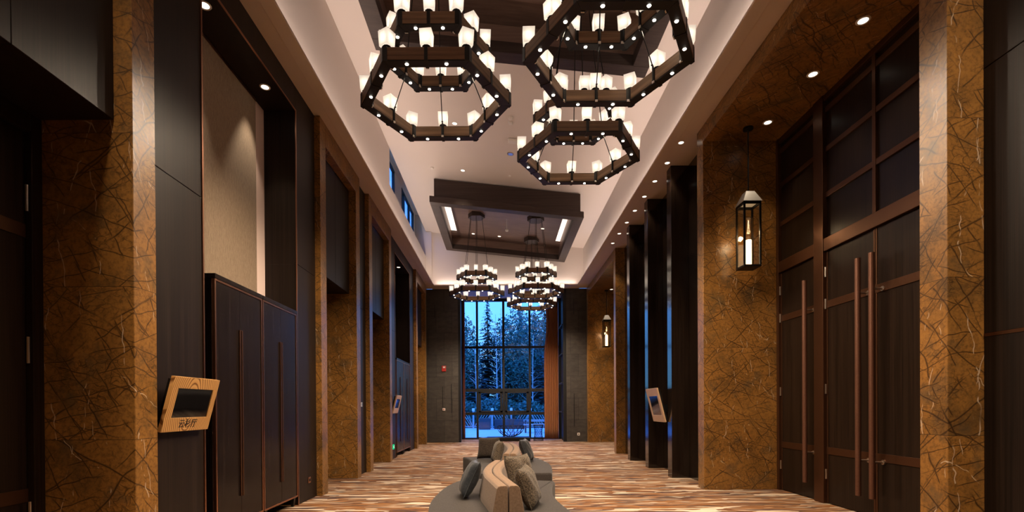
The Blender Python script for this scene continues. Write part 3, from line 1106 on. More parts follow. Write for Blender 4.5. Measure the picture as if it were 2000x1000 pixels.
for x, y, lb in ((-0.99, 17.75, 'downlight in the far tray at its left rear'), (-0.05, 17.74, 'downlight in the far tray at its middle rear'), (1.41, 16.55, 'downlight in the far tray at its right')):
    downlight((x, y, ceil_z(x) - 0.31), lb, 'downlights in the far tray', 25, 0.06, 90, tilt=tl)
for i, y in enumerate((-1.5, 0.0, 1.5)):  # unseen lamps added to brighten the near portal reveals
    for x, s in ((3.18, 'right'), (-2.75, 'left')):
        downlight((x, y, SZ + 0.02), '%s added unseen downlight of the %s soffit behind and beside the viewpoint' % (ORD[i], s), 'added unseen downlights beside the viewpoint', 620, size=140)


def disc(name, loc, r, h, label, cat, mat='white', tilt=True, prof=None):
    m = MB().lathe(prof or [(r, 0.002), (r, -h * 0.5), (r * 0.75, -h), (0.001, -h * 1.05)], 0, 0, 20)
    o = m.build(name, M[mat], smooth=False, loc=loc)
    if tilt:
        o.rotation_euler = (0, tl, 0)
    return tag(o, label, cat)


disc('smoke_detector', (0.235, 10.92, ceil_z(0.235)), 0.06, 0.05, 'upper of two small round detectors on the sloping ceiling', 'detector')
disc('smoke_detector', (0.238, 11.12, ceil_z(0.238)), 0.055, 0.04, 'lower of two small round detectors on the sloping ceiling', 'detector')
disc('ceiling_speaker', (0.26, 12.5, ceil_z(0.26)), 0.085, 0.012, 'flat grey round speaker on the sloping ceiling right of the left near chandelier', 'speaker', 'steel')
o = MB().box(-0.11, 0.11, -0.09, 0.09, -0.06, 0.003).build('ceiling_sensor', M['white'], bevel=0.025, loc=(0.30, 11.84, ceil_z(0.30)))
o.rotation_euler = (0, tl, 0)
tag(o, 'rounded white box sensor on the sloping ceiling between the near chandeliers', 'sensor')
disc('sprinkler', (0.252, 13.67, ceil_z(0.252)), 0.045, 0.03, 'small sprinkler head on the ceiling in front of the far tray', 'sprinkler')
disc('sprinkler', (-1.892, 13.67, ceil_z(-1.892)), 0.05, 0.04, 'small sprinkler head on the ceiling at the left of the far tray', 'sprinkler')
t = thing('pendant_sensor', 'small white ball sensor hanging on a stem inside the far tray', 'sensor', (0.20, 16.03, ceil_z(0.2) - 0.31))
MB().tube([(0, 0, 0), (0, 0, -0.34)], 0.007, 6).build('stem', M['white'], t)
MB().lathe([(0.001, -0.42), (0.045, -0.40), (0.055, -0.37), (0.045, -0.34), (0.001, -0.33)], 0, 0, 16).build('sensor_head', M['white'], t, smooth=True)

# ------------------------------------------------------------------ cabinets
def cabinet(loc, label, group):
    t = thing('cabinet', label, 'cabinet', loc, 0, group)
    Wd, H, Dp = 0.99, 2.78, 0.42
    m = MB()
    m.box(-Dp, -0.03, 0.0, Wd, 0.13, H - 0.05)
    m.box(-Dp, 0.012, -0.005, Wd + 0.005, H - 0.05, H)
    m.build('body', M['cab_wood'], t, bevel=0.004)
    m = MB()
    m.box(-0.03, 0.006, 0.0, 0.022, 0.13, H - 0.05)
    m.box(-0.03, 0.006, Wd - 0.022, Wd, 0.13, H - 0.05)
    m.box(-0.03, 0.006, 0.022, Wd - 0.022, 0.13, 0.155)
    m.box(-0.03, 0.006, 0.022, Wd - 0.022, H - 0.072, H - 0.05)
    m.build('face_frame', M['copper'], t, bevel=0.002)
    for k in range(2):
        a = 0.024 + k * (Wd - 0.048) / 2
        b = a + (Wd - 0.048) / 2 - 0.003
        d = MB().box(-0.028, -0.002, a, b, 0.158, H - 0.075).build('door', M['cab_wood'], t, bevel=0.002)
        hy = b - 0.02 if k == 0 else a + 0.02
        MB().box(-0.002, 0.014, hy - 0.012, hy + 0.012, 0.42, 2.27).build('handle', M['bronze'], d, bevel=0.003)
    for x, y in ((-0.06, 0.05), (-0.06, Wd - 0.10), (-Dp + 0.02, 0.05), (-Dp + 0.02, Wd - 0.10)):
        m = MB()
        m.hexa([(x, y + .01, 0), (x + 0.035, y + .01, 0), (x + 0.035, y + 0.045, 0), (x, y + 0.045, 0),
                (x - .01, y, 0.13), (x + 0.05, y, 0.13), (x + 0.05, y + 0.06, 0.13), (x - .01, y + 0.06, 0.13)])
        m.build('foot', M['black'], t)
    return t


c1 = cabinet((-2.925, 5.02, 0), 'tall dark two-door cabinet nearest the viewer in the near left niche', 'tall dark cabinets')
dup(c1, (-2.925, 6.03, 0), 'tall dark two-door cabinet second in the near left niche, beside the bluish panel')
dup(c1, (-2.925, 13.70, 0), 'tall dark cabinet in the far left niche, nearer of the pair')
dup(c1, (-2.925, 14.71, 0), 'tall dark cabinet in the far left niche, farther of the pair')

# ------------------------------------------------------------------ tilted display signs on wall brackets
def text_mesh(body, size, name, mat, depth=0.002):
    cu = D.curves.new(name, 'FONT')
    cu.body = body
    cu.size = size
    cu.extrude = depth
    cu.align_x = 'CENTER'
    cu.align_y = 'CENTER'
    o = D.objects.new(name, cu)
    C.objects.link(o)
    dg = bpy.context.evaluated_depsgraph_get()
    dg.update()
    me = D.meshes.new_from_object(o.evaluated_get(dg))
    C.objects.unlink(o)
    D.objects.remove(o)
    me.name = name
    me.materials.clear()
    me.materials.append(mat)
    r = D.objects.new(name, me)
    C.objects.link(r)
    return r


def display(name, label, loc, width, height, side, mat, tilt, text=None, wall_gap=0.12, group=None, border=(0.085, 0.085, 0.14, 0.10)):
    """local frame: y along the wall, z up, the face looks to +x; side -1 turns it round for the right wall"""
    t = thing(name, label, 'display sign', loc, 0 if side > 0 else PI, group)
    ca, sa = math.cos(tilt), math.sin(tilt)
    rot = Matrix.Rotation(tilt, 4, 'Y')

    def place(o, x=0.0, y=0.0, z=0.0):
        o.matrix_local = rot @ Matrix.Translation((x, y, z))
        return o
    l, r, b, u = border
    m = MB()
    m.box(-0.02, 0.012, 0, width, 0, b)
    m.box(-0.02, 0.012, 0, width, height - u, height)
    m.box(-0.02, 0.012, 0, l, b, height - u)
    m.box(-0.02, 0.012, width - r, width, b, height - u)
    place(m.build('frame', mat, t, bevel=0.002))
    place(MB().box(-0.015, 0.004, l - 0.005, width - r + 0.005, b - 0.005, height - u + 0.005).build('screen', M['screen'], t))
    place(MB().box(-0.06, -0.02, 0.03, width - 0.03, 0.03, height - 0.03).build('back_box', M['black'], t))
    m = MB()
    m.box(-wall_gap, -0.02, width * 0.3, width * 0.7, height * 0.28, height * 0.5)
    m.build('wall_bracket', M['black'], t)
    if text:
        o = text_mesh(text, 0.085, 'lettering', M['ink'])
        o.parent = t
        o.matrix_local = rot @ Matrix.Translation((0.0125, width / 2, b * 0.52)) @ Matrix(((0, 0, 1, 0), (1, 0, 0, 0), (0, 1, 0, 0), (0, 0, 0, 1)))
    return t


display('display_sign', 'striped pine framed tilted display with dark lettering beside the nearest marble portal', (-2.88, 4.13, 1.20), 0.66, 0.49, 1, M['pine'], math.radians(15), '云杉厅', 0.06, 'tilted room signs', (0.085, 0.07, 0.125, 0.10))
display('display_sign', 'small pale framed tilted display on the left wall beside the far cabinets', (-2.875, 12.92, 1.24), 0.62, 0.49, 1, M['tan_frame'], math.radians(14), None, 0.065, 'tilted room signs')
display('display_sign', 'tan framed tilted display on the right wall reflecting the blue window', (3.24, 10.46, 1.07), 0.74, 0.70, -1, M['tan_frame'], math.radians(14), None, 0.38, 'tilted room signs', (0.09, 0.09, 0.14, 0.16))

# ------------------------------------------------------------------ wall devices
def plate(name, loc, sx, sy, sz, label, cat, mat='white', sub=None):
    o = MB().box(-sx / 2, sx / 2, -sy / 2, sy / 2, -sz / 2, sz / 2).build(name, M[mat], bevel=0.004, loc=loc)
    tag(o, label, cat)
    if sub:
        MB().box(*sub[1]).build(sub[0], M[sub[2]], o)
    return o


plate('wall_socket', (WL + 0.005, 7.48, 0.30), 0.012, 0.09, 0.09, 'small metal socket plate low on the bluish panel past the near cabinets', 'socket', 'copper', ('outlet', (0.006, 0.009, -0.025, 0.025, -0.02, 0.02), 'black'))
plate('light_switch', (WL + 0.005, 10.30, 1.46), 0.012, 0.09, 0.09, 'small pale switch in the slot between the second and third portals', 'switch', 'white', ('rocker', (0.006, 0.009, -0.03, 0.03, -0.03, 0.03), 'steel'))
ex = plate('exit_sign', (WL + 0.012, 13.25, 0.33), 0.025, 0.16, 0.13, 'small green lit exit sign low on the left wall before the far cabinets', 'exit sign', 'exit')
m = MB()
m.box(0.0128, 0.0145, -0.05, 0.012, -0.008, 0.008)
m.box(0.0128, 0.0145, 0.02, 0.05, -0.035, -0.02)
m.box(0.0128, 0.0145, 0.02, 0.05, 0.02, 0.035)
m.box(0.0128, 0.0145, 0.012, 0.028, -0.035, 0.035)
m.build('exit_mark', M['exit_w'], ex)
plate('fire_alarm', (-2.26, 19.285, 2.90), 0.16, 0.05, 0.22, 'red fire alarm sounder on the left slate tower', 'alarm', 'red', ('beacon', (-0.03, 0.05, -0.04, -0.024, 0.02, 0.08), 'white'))
plate('alarm_button', (-2.27, 19.285, 1.30), 0.10, 0.04, 0.10, 'small alarm button box low on the left slate tower', 'alarm', 'white', ('button', (-0.02, 0.02, -0.03, -0.019, -0.02, 0.02), 'red'))
plate('wall_socket', (3.01, 19.292, 0.30), 0.10, 0.016, 0.10, 'pale socket plate low on the right slate tower', 'socket', 'white', ('outlet', (-0.025, 0.025, -0.012, -0.007, -0.02, 0.02), 'black'))

# ------------------------------------------------------------------ hanging lanterns
def lantern(loc, label, ztop):
    t = thing('hanging_lantern', label, 'lantern', loc, 0, 'glass hanging lanterns')
    a, H = 0.135, 1.0
    b = 0.0125
    for sx in (-1, 1):
        for sy in (-1, 1):
            x, y = sx * (a - b), sy * (a - b)
            MB().box(x - b, x + b, y - b, y + b, 0.03, H).build('post', M['black'], t)
    m = MB()
    m.box(-a, a, -a, a, 0, 0.03)
    m.build('base', M['black'], t, bevel=0.003)
    m = MB()
    m.box(-a, a, -a, -a + 0.02, H - 0.03, H + 0.01)
    m.box(-a, a, a - 0.02, a, H - 0.03, H + 0.01)
    m.box(-a, -a + 0.02, -a, a, H - 0.03, H + 0.01)
    m.box(a - 0.02, a, -a, a, H - 0.03, H + 0.01)
    m.build('top_frame', M['black'], t)
    m = MB()
    A = a + 0.012
    q = 0.065
    m.prism([(-A, -A), (A, -A), (A, A), (-A, A)], H + 0.01, H + 0.19, [(-q, -q), (q, -q), (q, q), (-q, q)])
    m.build('roof', M['frost'], t)
    for nm, bx in (('pane', (-a + .02, a - .02, -a + .003, -a + .007)), ('pane', (-a + .02, a - .02, a - .007, a - .003)),
                   ('pane', (-a + .003, -a + .007, -a + .02, a - .02)), ('pane', (a - .007, a - .003, -a + .02, a - .02))):
        MB().box(bx[0], bx[1], bx[2], bx[3], 0.03, H - 0.03).build(nm, M['glass_thin'], t)
    MB().lathe([(0.045, 0.03), (0.045, 0.44), (0.04, 0.445), (0.001, 0.445)], 0, 0, 18).build('candle', M['candle'], t, smooth=False)
    MB().lathe([(0.062, 0.03), (0.062, 0.78), (0.058, 0.78), (0.058, 0.03)], 0, 0, 20, caps=False).build('glass_tube', M['glass_thin'], t, smooth=True)
    MB().tube([(0, 0, H + 0.18), (0, 0, ztop - loc[2] - 0.02)], 0.011, 8).build('rod', M['black'], t)
    MB().lathe([(0.001, ztop - loc[2] + 0.0), (0.075, ztop - loc[2]), (0.075, ztop - loc[2] - 0.03), (0.02, ztop - loc[2] - 0.05), (0.001, ztop - loc[2] - 0.05)], 0, 0, 20, caps=False).build('canopy', M['black'], t)
    lamp('POINT', 'candle_light', (0, 0, 0.55), 7, (1.0, 0.70, 0.40), t, shadow_soft_size=0.04)
    return t


lantern((3.90, 7.75, 3.55), 'tall glass candle lantern hanging before the near marble column by the double doors', 5.757)
lantern((3.97, 18.55, 3.62), 'glass candle lantern hanging in the far right marble portal', 5.757)

# ------------------------------------------------------------------ serpentine sofas
def spline(pts, n=10, closed=False):
    P = [Vector((p[0], p[1], 0)) for p in pts]
    out = []
    N = len(P)
    for i in range(N if closed else N - 1):
        if closed:
            a, b, c, d = P[(i - 1) % N], P[i], P[(i + 1) % N], P[(i + 2) % N]
        else:
            a, b, c, d = P[max(i - 1, 0)], P[i], P[i + 1], P[min(i + 2, N - 1)]
        for k in range(n):
            u = k / n
            out.append(0.5 * ((2 * b) + (c - a) * u + (2 * a - 5 * b + 4 * c - d) * u * u + (3 * b - a - 3 * c + d) * u ** 3))
    if not closed:
        out.append(P[-1])
    return out


def inset(poly, d):
    n = len(poly)
    out = []
    for i in range(n):
        a, b, c = poly[(i - 1) % n], poly[i], poly[(i + 1) % n]
        t1 = (b - a).normalized()
        t2 = (c - b).normalized()
        nn = Vector((-(t1 + t2).y, (t1 + t2).x, 0))
        if nn.length < 1e-6:
            nn = Vector((-t1.y, t1.x, 0))
        out.append(b + nn.normalized() * d)
    return out


def sofa(label, left, right, back, zs=0.37, zb=0.655):
    L = spline(left, 8)
    R = spline(right, 8)
    poly = [Vector(p) for p in L] + [Vector(p) for p in reversed(R)]     # left side away from the viewer, right side back
    area = sum(poly[i].x * poly[(i + 1) % len(poly)].y - poly[(i + 1) % len(poly)].x * poly[i].y for i in range(len(poly)))
    if area < 0:
        poly.reverse()
    cx = sum(p.x for p in poly) / len(poly)
    cy = sum(p.y for p in poly) / len(poly)
    t = thing('sofa', label, 'sofa', (cx, cy, 0), 0, 'serpentine sofas')
    o = Vector((cx, cy, 0))
    poly = [p - o for p in poly]
    rings = [[(p.x, p.y, 0.05) for p in inset(poly, 0.03)], [(p.x, p.y, 0.06) for p in inset(poly, 0.005)], [(p.x, p.y, 0.09) for p in poly], [(p.x, p.y, zs - 0.03) for p in poly],
             [(p.x, p.y, zs - 0.008) for p in inset(poly, 0.008)], [(p.x, p.y, zs) for p in inset(poly, 0.03)]]
    MB().loft(rings).build('seat', M['seat'], t, smooth=False)
    MB().prism([(p.x, p.y) for p in inset(poly, 0.08)], 0.0, 0.055).build('plinth', M['black'], t)
    # back: two suede halves with a seam between them, following the centre line
    cl = [p - o for p in spline(back, 8)]
    nrm = []
    for i in range(len(cl)):
        d = (cl[min(i + 1, len(cl) - 1)] - cl[max(i - 1, 0)]).normalized()
        nrm.append(Vector((d.y, -d.x, 0)))
    for s in (-1, 1):
        rings = []
        for i, p in enumerate(cl):
            prof = [(0.006, zs - 0.01), (0.155, zs - 0.01), (0.150, zs + 0.05), (0.112, zb - 0.03), (0.095, zb - 0.005), (0.07, zb), (0.018, zb), (0.006, zb - 0.012)]
            rings.append([(p.x + nrm[i].x * s * w_, p.y + nrm[i].y * s * w_, z) for w_, z in prof])
        MB().loft(rings).build('backrest', M['suede'], t, bevel=0.008)
    return t


sofa('nearer serpentine grey sofa with a curved tan double backrest',
     [(-0.30, 3.75), (-0.52, 4.2), (-0.69, 4.65), (-0.775, 5.2), (-0.785, 5.7), (-0.73, 6.4), (-0.62, 6.85), (-0.50, 7.08)],
     [(0.95, 3.75), (0.82, 4.2), (0.70, 4.75), (0.635, 5.15), (0.600, 5.6), (0.615, 6.1), (0.66, 6.45), (0.72, 6.70), (0.71, 6.80)],
     [(0.06, 4.62), (-0.02, 5.05), (-0.095, 5.5), (-0.115, 5.95), (-0.08, 6.4), (-0.01, 6.85)])
sofa('farther serpentine grey sofa with a curved tan double backrest',
     [(-0.62, 7.55), (-0.575, 7.9), (-0.53, 8.3), (-0.515, 8.8), (-0.56, 9.3), (-0.66, 9.75), (-0.80, 10.05)],
     [(0.77, 7.60), (0.83, 8.13), (0.86, 8.74), (0.80, 9.35), (0.70, 9.85), (0.55, 10.22)],
     [(0.12, 7.8), (0.18, 8.4), (0.21, 9.0), (0.19, 9.6), (0.14, 10.15)])


def cushion(label, center, normal, up, mat, w=0.44, h=0.42, th=0.085, seed=0):
    rnd = random.Random(seed)
    m = MB()
    n = 14
    ph = [rnd.uniform(0, 6.28) for _ in range(6)]

    def pt(u, v, s):
        e = max(0.0, (1 - u ** 4)) * max(0.0, (1 - v ** 4))
        z = s * (th * (e ** 0.55)) * (1 + 0.06 * math.sin(5 * u + ph[0]) * math.sin(4 * v + ph[1]))
        z += 0.006 * math.sin(9 * u + 5 * v + ph[2]) * e
        px = w / 2 * u * (1 - 0.09 * (1 - v * v) * abs(u))
        py = h / 2 * v * (1 - 0.09 * (1 - u * u) * abs(v))
        return (px, py, z)
    G = {}
    for s in (1, -1):
        for i in range(n + 1):
            for j in range(n + 1):
                edge = i in (0, n) or j in (0, n)
                if edge and s == -1:
                    G[(s, i, j)] = G[(1, i, j)]
                    continue
                G[(s, i, j)] = m.bm.verts.new(pt(2 * i / n - 1, 2 * j / n - 1, s))
    for s in (1, -1):
        for i in range(n):
            for j in range(n):
                m.face([G[(s, i, j)], G[(s, i + 1, j)], G[(s, i + 1, j + 1)], G[(s, i, j + 1)]])
    o = m.build('cushion', mat, smooth=True)
    N = Vector(normal).normalized()
    U = (Vector(up) - N * Vector(up).dot(N)).normalized()
    X = U.cross(N)
    o.matrix_world = Matrix(((X.x, U.x, N.x, center[0]), (X.y, U.y, N.y, center[1]), (X.z, U.z, N.z, center[2]), (0, 0, 0, 1)))
    tag(o, label, 'cushion', 'cushions on the sofas')
    # piping along the seam
    p = MB()
    loop = [pt(2 * i / n - 1, -1, 1) for i in range(n)] + [pt(1, 2 * i / n - 1, 1) for i in range(n)] + [pt(1 - 2 * i / n, 1, 1) for i in range(n)] + [pt(-1, 1 - 2 * i / n, 1) for i in range(n + 1)]
    p.tube(loop, 0.005, 6)
    p.build('piping', mat, o, smooth=True)
    return o


cushion('slate blue satin cushion leaning on the left side of the nearer sofa back', (-0.365, 5.62, 0.585), (-0.88, -0.12, 0.42), (0.40, 0.08, 1), M['blue_cushion'], 0.44, 0.44, 0.08, 1)
cushion('mottled taupe cushion on the right of the nearer sofa, closest to the viewer', (0.27, 5.08, 0.575), (0.90, -0.22, 0.34), (-0.34, 0.06, 1), M['mottle'], 0.46, 0.43, 0.085, 2)
cushion('mottled taupe cushion behind another one on the right of the nearer sofa', (0.22, 6.12, 0.585), (0.72, -0.62, 0.30), (-0.25, 0.22, 1), M['mottle'], 0.46, 0.44, 0.09, 3)
cushion('dark brown cushion facing the viewer at the left rear of the farther sofa', (-0.27, 9.68, 0.585), (-0.30, -0.92, 0.26), (0.08, 0.26, 1), M['brown_cushion'], 0.44, 0.43, 0.08, 4)
cushion('mottled cushion seen edge on against the left of the farther sofa back', (-0.08, 8.95, 0.575), (-0.95, -0.15, 0.28), (0.27, 0.05, 1), M['mottle'], 0.42, 0.42, 0.085, 5)
cushion('near black cushion leaning on the right of the farther sofa back', (0.455, 9.15, 0.585), (0.90, -0.25, 0.36), (-0.36, 0.1, 1), M['black_cushion'], 0.44, 0.44, 0.08, 6)

# ------------------------------------------------------------------ objects by the far window
pl = MB().box(-0.62, 1.14, 19.75, 20.55, 0, 0.15).build('display_plinth', M['black'], bevel=0.008)
tag(pl, 'low black plinth on the carpet before the far window', 'plinth')
b = thing('wire_bowl', 'large wire bowl with bare twigs standing on the low black plinth', 'bowl', (0.36, 20.12, 0.15))
rb = 0.56
m = MB()
for k in range(16):
    a0 = 2 * PI * k / 16
    m.tube([(rb * math.sin(f) * math.cos(a0 + 0.5 * f), rb * math.sin(f) * math.sin(a0 + 0.5 * f) * 0.6, rb * 0.8 * (1 - math.cos(f)) + 0.012) for f in [0.12 + 1.45 * q / 10 for q in range(11)]], 0.008, 5)
    m.tube([(rb * math.sin(f) * math.cos(a0 - 0.5 * f), rb * math.sin(f) * math.sin(a0 - 0.5 * f) * 0.6, rb * 0.8 * (1 - math.cos(f)) + 0.012) for f in [0.12 + 1.45 * q / 10 for q in range(11)]], 0.008, 5)
m.build('wire_basket', M['black'], b)
m = MB()
m.tube([(rb * math.cos(2 * PI * k / 32), rb * 0.6 * math.sin(2 * PI * k / 32), rb * 0.8 * (1 - math.cos(1.57)) + 0.012) for k in range(33)], 0.010, 6)
m.build('rim', M['black'], b)
rnd = random.Random(3)
for k in range(7):
    a0 = rnd.uniform(-0.5, 0.5)
    m = MB()
    x0 = rnd.uniform(-0.2, 0.2)
    pts = [(x0 + a0 * f * 0.8 + 0.03 * math.sin(5 * f + k), 0.05 * math.sin(k), 0.03 + f * rnd.uniform(1.0, 1.2)) for f in (0, 0.25, 0.5, 0.75, 1.0)]
    m.tube(pts, 0.009, 5, 0.003)
    for f in (2, 3):
        p = Vector(pts[f])
        m.tube([p, p + Vector((rnd.uniform(-.15, .15), rnd.uniform(-.1, .1), 0.2))], 0.005, 4, 0.002)
    m.build('twig', M['bark'], b)
s = thing('wire_stool', 'dark woven wire stool between the plinth and the orange curtain', 'stool', (1.48, 19.95, 0))
m = MB()
for k in range(22):
    a0 = 2 * PI * k / 22
    m.tube([((0.2 - 0.05 * math.sin(f * PI)) * math.cos(a0 + f * 1.2), (0.2 - 0.05 * math.sin(f * PI)) * math.sin(a0 + f * 1.2), 0.02 + 0.62 * f) for f in [q / 8 for q in range(9)]], 0.007, 5)
m.build('wire_base', M['black'], s)
MB().lathe([(0.001, 0.64), (0.205, 0.64), (0.21, 0.65), (0.205, 0.665), (0.001, 0.665)], 0, 0, 28, caps=False).build('seat', M['planter'], s)
MB().lathe([(0.19, 0.0), (0.21, 0.0), (0.21, 0.02), (0.19, 0.02), (0.19, 0.0)], 0, 0, 28, caps=False).build('foot_ring', M['steel'], s)

# ------------------------------------------------------------------ outside: deck, railing, planters, woods
struct(MB().box(-16, 16, 21.25, 33.4, -0.20, -0.05).build('floor_deck', M['deck']), 'pale weathered timber deck outside the far window', 'deck')
struct(MB().box(-60, 60, 33.0, 95, -0.6, -0.25).build('floor_ground', M['soil']), 'dark forest floor beyond the deck', 'ground')
r = thing('lattice_railing', 'pale lattice railing along the far edge of the deck', 'railing', (0, 33.0, -0.05))
for x in [-4.45 + 1.27 * k for k in range(8)]:
    p = MB().box(x - 0.06, x + 0.06, -0.06, 0.06, 0, 1.15).build('post', M['rail'], r)
    MB().box(x - 0.09, x + 0.09, -0.09, 0.09, 1.15, 1.34).build('post_cap', M['white'], p, bevel=0.02)
MB().box(-4.5, 4.5, -0.04, 0.04, 1.0, 1.06).build('top_rail', M['rail'], r)
MB().box(-4.5, 4.5, -0.03, 0.03, 0.08, 0.14).build('bottom_rail', M['rail'], r)
for i in range(7):
    x0 = -4.45 + 1.27 * i
    m = MB()
    for k in range(7):
        a = x0 + 0.1 + k * 0.18
        sgn = 1 if i % 2 == 0 else -1
        xa, xb = (a, a + 0.55) if sgn > 0 else (a + 0.3, a - 0.25)
        xa, xb = max(x0 + .06, min(x0 + 1.2, xa)), max(x0 + .06, min(x0 + 1.2, xb))
        m.tube([(xa, 0, 0.14), (xb, 0, 1.0)], 0.022, 4)
    m.build('lattice_panel', M['rail'], r)
for x0, x1, y, h, lb in ((-1.45, -0.72, 31.0, 0.70, 'dark square planter box on the deck left of the centre mullion'),
                         (-0.5, 1.45, 31.6, 0.62, 'long dark planter box on the deck right of the centre mullion')):
    p = MB().box(x0, x1, y, y + 0.7, -0.05, -0.05 + h).build('planter_box', M['planter'], bevel=0.02)
    tag(p, lb, 'planter')
    MB().box(x0 + 0.06, x1 - 0.06, y + 0.06, y + 0.64, -0.05 + h, h - 0.03).build('soil', M['soil'], p)
bn = thing('deck_bench', 'pale slatted bench on the deck outside at the right of the window', 'bench', (1.95, 27.0, -0.05))
MB().box(-0.75, 0.75, -0.25, 0.25, 0.42, 0.48).build('seat', M['rail'], bn, bevel=0.01)
MB().box(-0.75, 0.75, 0.20, 0.26, 0.60, 0.72).build('back_slat', M['rail'], bn, bevel=0.01)
for x in (-0.65, 0.65):
    MB().box(x - 0.04, x + 0.04, -0.2, 0.26, 0, 0.70).build('leg', M['planter'], bn)


def spruce_meshes(seed, h, spread, needle):
    rnd = random.Random(seed)
    tr = MB()
    tr.tube([(0, 0, 0), (0.02, 0, h * 0.5), (0, 0, h * 0.99)], 0.017 * h, 7, 0.01)
    f = MB()
    nz = int(h * 6.5)
    for k in range(nz):
        u = k / nz
        z = h * (0.06 + 0.94 * u)
        Lb = spread * (1 - u) ** 0.85 * rnd.uniform(0.75, 1.1) + 0.10
        nb = 7 if u < 0.7 else 5
        a0 = rnd.uniform(0, 6.28)
        for j in range(nb):
            a = a0 + 2 * PI * j / nb + rnd.uniform(-.25, .25)
            ll = Lb * rnd.uniform(0.6, 1.12)
            z = h * (0.06 + 0.94 * u) + rnd.uniform(-0.16, 0.10)
            ca, sa = math.cos(a), math.sin(a)
            seg = max(3, int(ll * 4))
            for q in range(seg):
                g = (q + 0.6) / seg
                r_ = ll * g
                zz = z - 0.30 * ll * g + 0.16 * ll * g * g
                wdt = 0.30 * ll * (1 - 0.75 * g) * rnd.uniform(0.6, 1.2) + 0.05
                for s_ in (-1, 1):
                    a1 = f.bm.verts.new((ca * r_, sa * r_, zz + 0.02))
                    px, py = ca * (r_ + wdt * 0.55) - s_ * sa * wdt, sa * (r_ + wdt * 0.55) + s_ * ca * wdt
                    a2 = f.bm.verts.new((px, py, zz - 0.10 * wdt - rnd.uniform(0, 0.07)))
                    a3 = f.bm.verts.new((ca * (r_ + ll / seg * 1.1), sa * (r_ + ll / seg * 1.1), zz - 0.05 - rnd.uniform(0, 0.06)))
                    f.face([a1, a2, a3])
    return tr, f


def spruce(seed, h, spread, loc, label, mat='needle', group=None):
    t = thing('spruce_tree', label, 'tree', loc, seed * 1.3, group)
    a, f = spruce_meshes(seed, h, spread, None)
    a.build('trunk', M['bark'], t)
    f.build('foliage', M[mat], t)
    return t


G1 = 'spruces in the wood'
sp = [spruce(1, 11.6, 2.3, (-1.28, 46, -0.3), 'tallest spruce with a pointed top against the sky left of centre in the window'),
      spruce(2, 12.0, 2.4, (1.9, 50, -0.3), 'dark spruce in the wood beyond the deck', 'needle2', G1),
      spruce(3, 8.0, 2.0, (-3.5, 43, -0.3), 'dark spruce in the wood beyond the deck', 'needle', G1),
      spruce(4, 6.2, 1.9, (3.4, 41, -0.3), 'dark spruce in the wood beyond the deck', 'needle2', G1)]
rnd = random.Random(11)
for i, (x, y) in enumerate(((-5.2, 49), (-3.9, 54), (-0.2, 55), (3.6, 52), (5.4, 47), (-2.4, 60), (2.4, 60), (0.6, 43), (-6.5, 58), (6.5, 57), (2.3, 45), (-2.3, 40.5), (4.9, 56), (-4.8, 62), (0.9, 64), (4.2, 63))):
    src = sp[1 + i % 3]
    c = dup(src, (x, y, -0.3), 'dark spruce in the wood beyond the deck', rnd.uniform(0, 6), G1)
    k = rnd.uniform(0.9, 1.2)
    c.scale = (k, k, k * rnd.uniform(0.95, 1.15))


def bush_foliage(seed, rx_, ry_, rz_, n, leaf=0.16):
    rnd = random.Random(seed)
    f = MB()
    for k in range(n):
        while True:
            p = Vector((rnd.uniform(-1, 1), rnd.uniform(-1, 1), rnd.uniform(-1, 1)))
            if 0.25 < p.length < 1:
                break
        c = Vector((p.x * rx_, p.y * ry_, (p.z + 1) * rz_))
        a = Vector((rnd.uniform(-1, 1), rnd.uniform(-1, 1), rnd.uniform(-1, 1))).normalized()
        b_ = a.orthogonal().normalized()
        s = leaf * rnd.uniform(0.5, 1.2)
        f.face([f.bm.verts.new(c + a * s), f.bm.verts.new(c + b_ * s * 0.5), f.bm.verts.new(c - a * s * 0.8), f.bm.verts.new(c - b_ * s * 0.5)])
    return f


def leafy_tree(seed, loc, h, r_, label, group=None, n=3200):
    t = thing('leafy_tree', label, 'tree', loc, 0, group)
    m = MB()
    m.tube([(0, 0, 0), (0.1, 0, h * 0.4), (0.05, 0.1, h * 0.8)], 0.09, 7, 0.03)
    for k in range(6):
        a = k * 1.05
        m.tube([(0.08, 0, h * (0.3 + 0.07 * k)), (r_ * 0.7 * math.cos(a), r_ * 0.7 * math.sin(a), h * (0.5 + 0.07 * k))], 0.035, 5, 0.01)
    m.build('trunk', M['bark'], t)
    f = bush_foliage(seed, r_, r_, h * 0.42, n, 0.15)
    fo = f.build('foliage', M['leafy'], t)
    fo.location = (0, 0, h * 0.16)
    return t


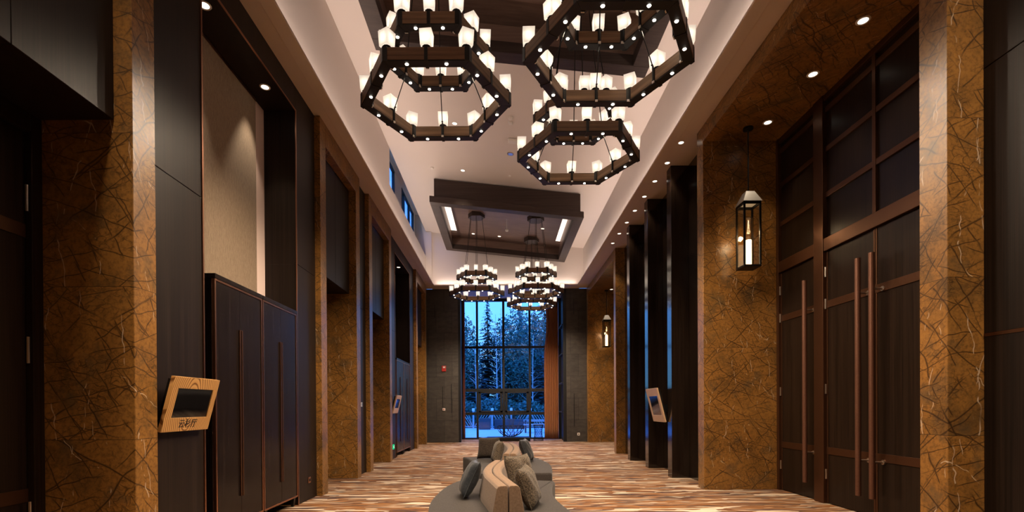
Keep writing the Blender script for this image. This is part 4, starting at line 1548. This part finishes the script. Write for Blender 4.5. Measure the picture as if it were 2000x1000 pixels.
lt = leafy_tree(5, (-3.2, 40.5, -0.3), 9.4, 1.5, 'leafy broad tree at the left edge of the window view')
G2 = 'leafy trees in the wood'
l2 = leafy_tree(6, (1.35, 42, -0.3), 10.4, 1.6, 'leafy tree in the wood right of centre beyond the railing', G2)
for x, y, z in ((3.0, 46, 0), (0.3, 47.5, 0), (4.6, 44, 0), (-4.6, 45, 0)):
    c = dup(l2, (x, y, -0.3), 'leafy tree in the wood right of centre beyond the railing', rnd.uniform(0, 6), G2)
    c['label'] = 'leafy tree standing further back among the dark spruces'
G3 = 'shrubs behind the railing'
sh0 = thing('shrub', 'low green shrub growing right behind the lattice railing', 'shrub', (-2.6, 36.0, -0.3), 0, G3)
bush_foliage(21, 1.25, 0.9, 1.05, 1700, 0.13).build('foliage', M['leafy'], sh0)
m = MB()
for k in range(5):
    m.tube([(0, 0, 0), (0.6 * math.cos(k * 1.3), 0.5 * math.sin(k * 1.3), 1.4)], 0.03, 5, 0.01)
m.build('stem', M['bark'], sh0)
for x, y in ((0.4, 36.4), (2.0, 35.8), (-0.9, 37.5), (3.4, 36.8), (1.2, 38.0), (-3.6, 37.8)):
    c = dup(sh0, (x, y, -0.3), 'low green shrub growing right behind the lattice railing', rnd.uniform(0, 6), G3)
    k = rnd.uniform(0.8, 1.35)
    c.scale = (k, k, k)


def birch(seed, loc, h, label):
    rnd = random.Random(seed)
    t = thing('birch_tree', label, 'tree', loc, 0, 'bare birches in the wood')
    m = MB()
    pts = [(0.08 * math.sin(2.2 * f + seed), 0, h * f) for f in [q / 8 for q in range(9)]]
    m.tube(pts, 0.055, 7, 0.012)
    m.build('trunk', M['birch'], t)
    m = MB()
    for k in range(26):
        z = h * rnd.uniform(0.18, 0.97)
        a = rnd.uniform(0, 6.28)
        ll = rnd.uniform(0.5, 1.5) * (1.1 - z / h)
        p = Vector((0.08 * math.sin(2.2 * z / h + seed), 0, z))
        e = p + Vector((ll * math.cos(a), ll * math.sin(a), ll * rnd.uniform(0.3, 0.9)))
        m.tube([p, (p + e) / 2 + Vector((0, 0, 0.05)), e], 0.016, 4, 0.004)
    m.build('branch', M['birch'], t)


birch(1, (-0.45, 39.0, -0.3), 9.0, 'pale bare birch trunk just left of the centre mullion')
birch(2, (-2.0, 38.5, -0.3), 6.5, 'pale bare birch trunk behind the left planter')
birch(3, (0.05, 41.5, -0.3), 10.0, 'tall thin bare birch rising against the sky near the centre mullion')
birch(4, (2.6, 40.0, -0.3), 7.5, 'pale bare birch trunk toward the curtain side of the window')
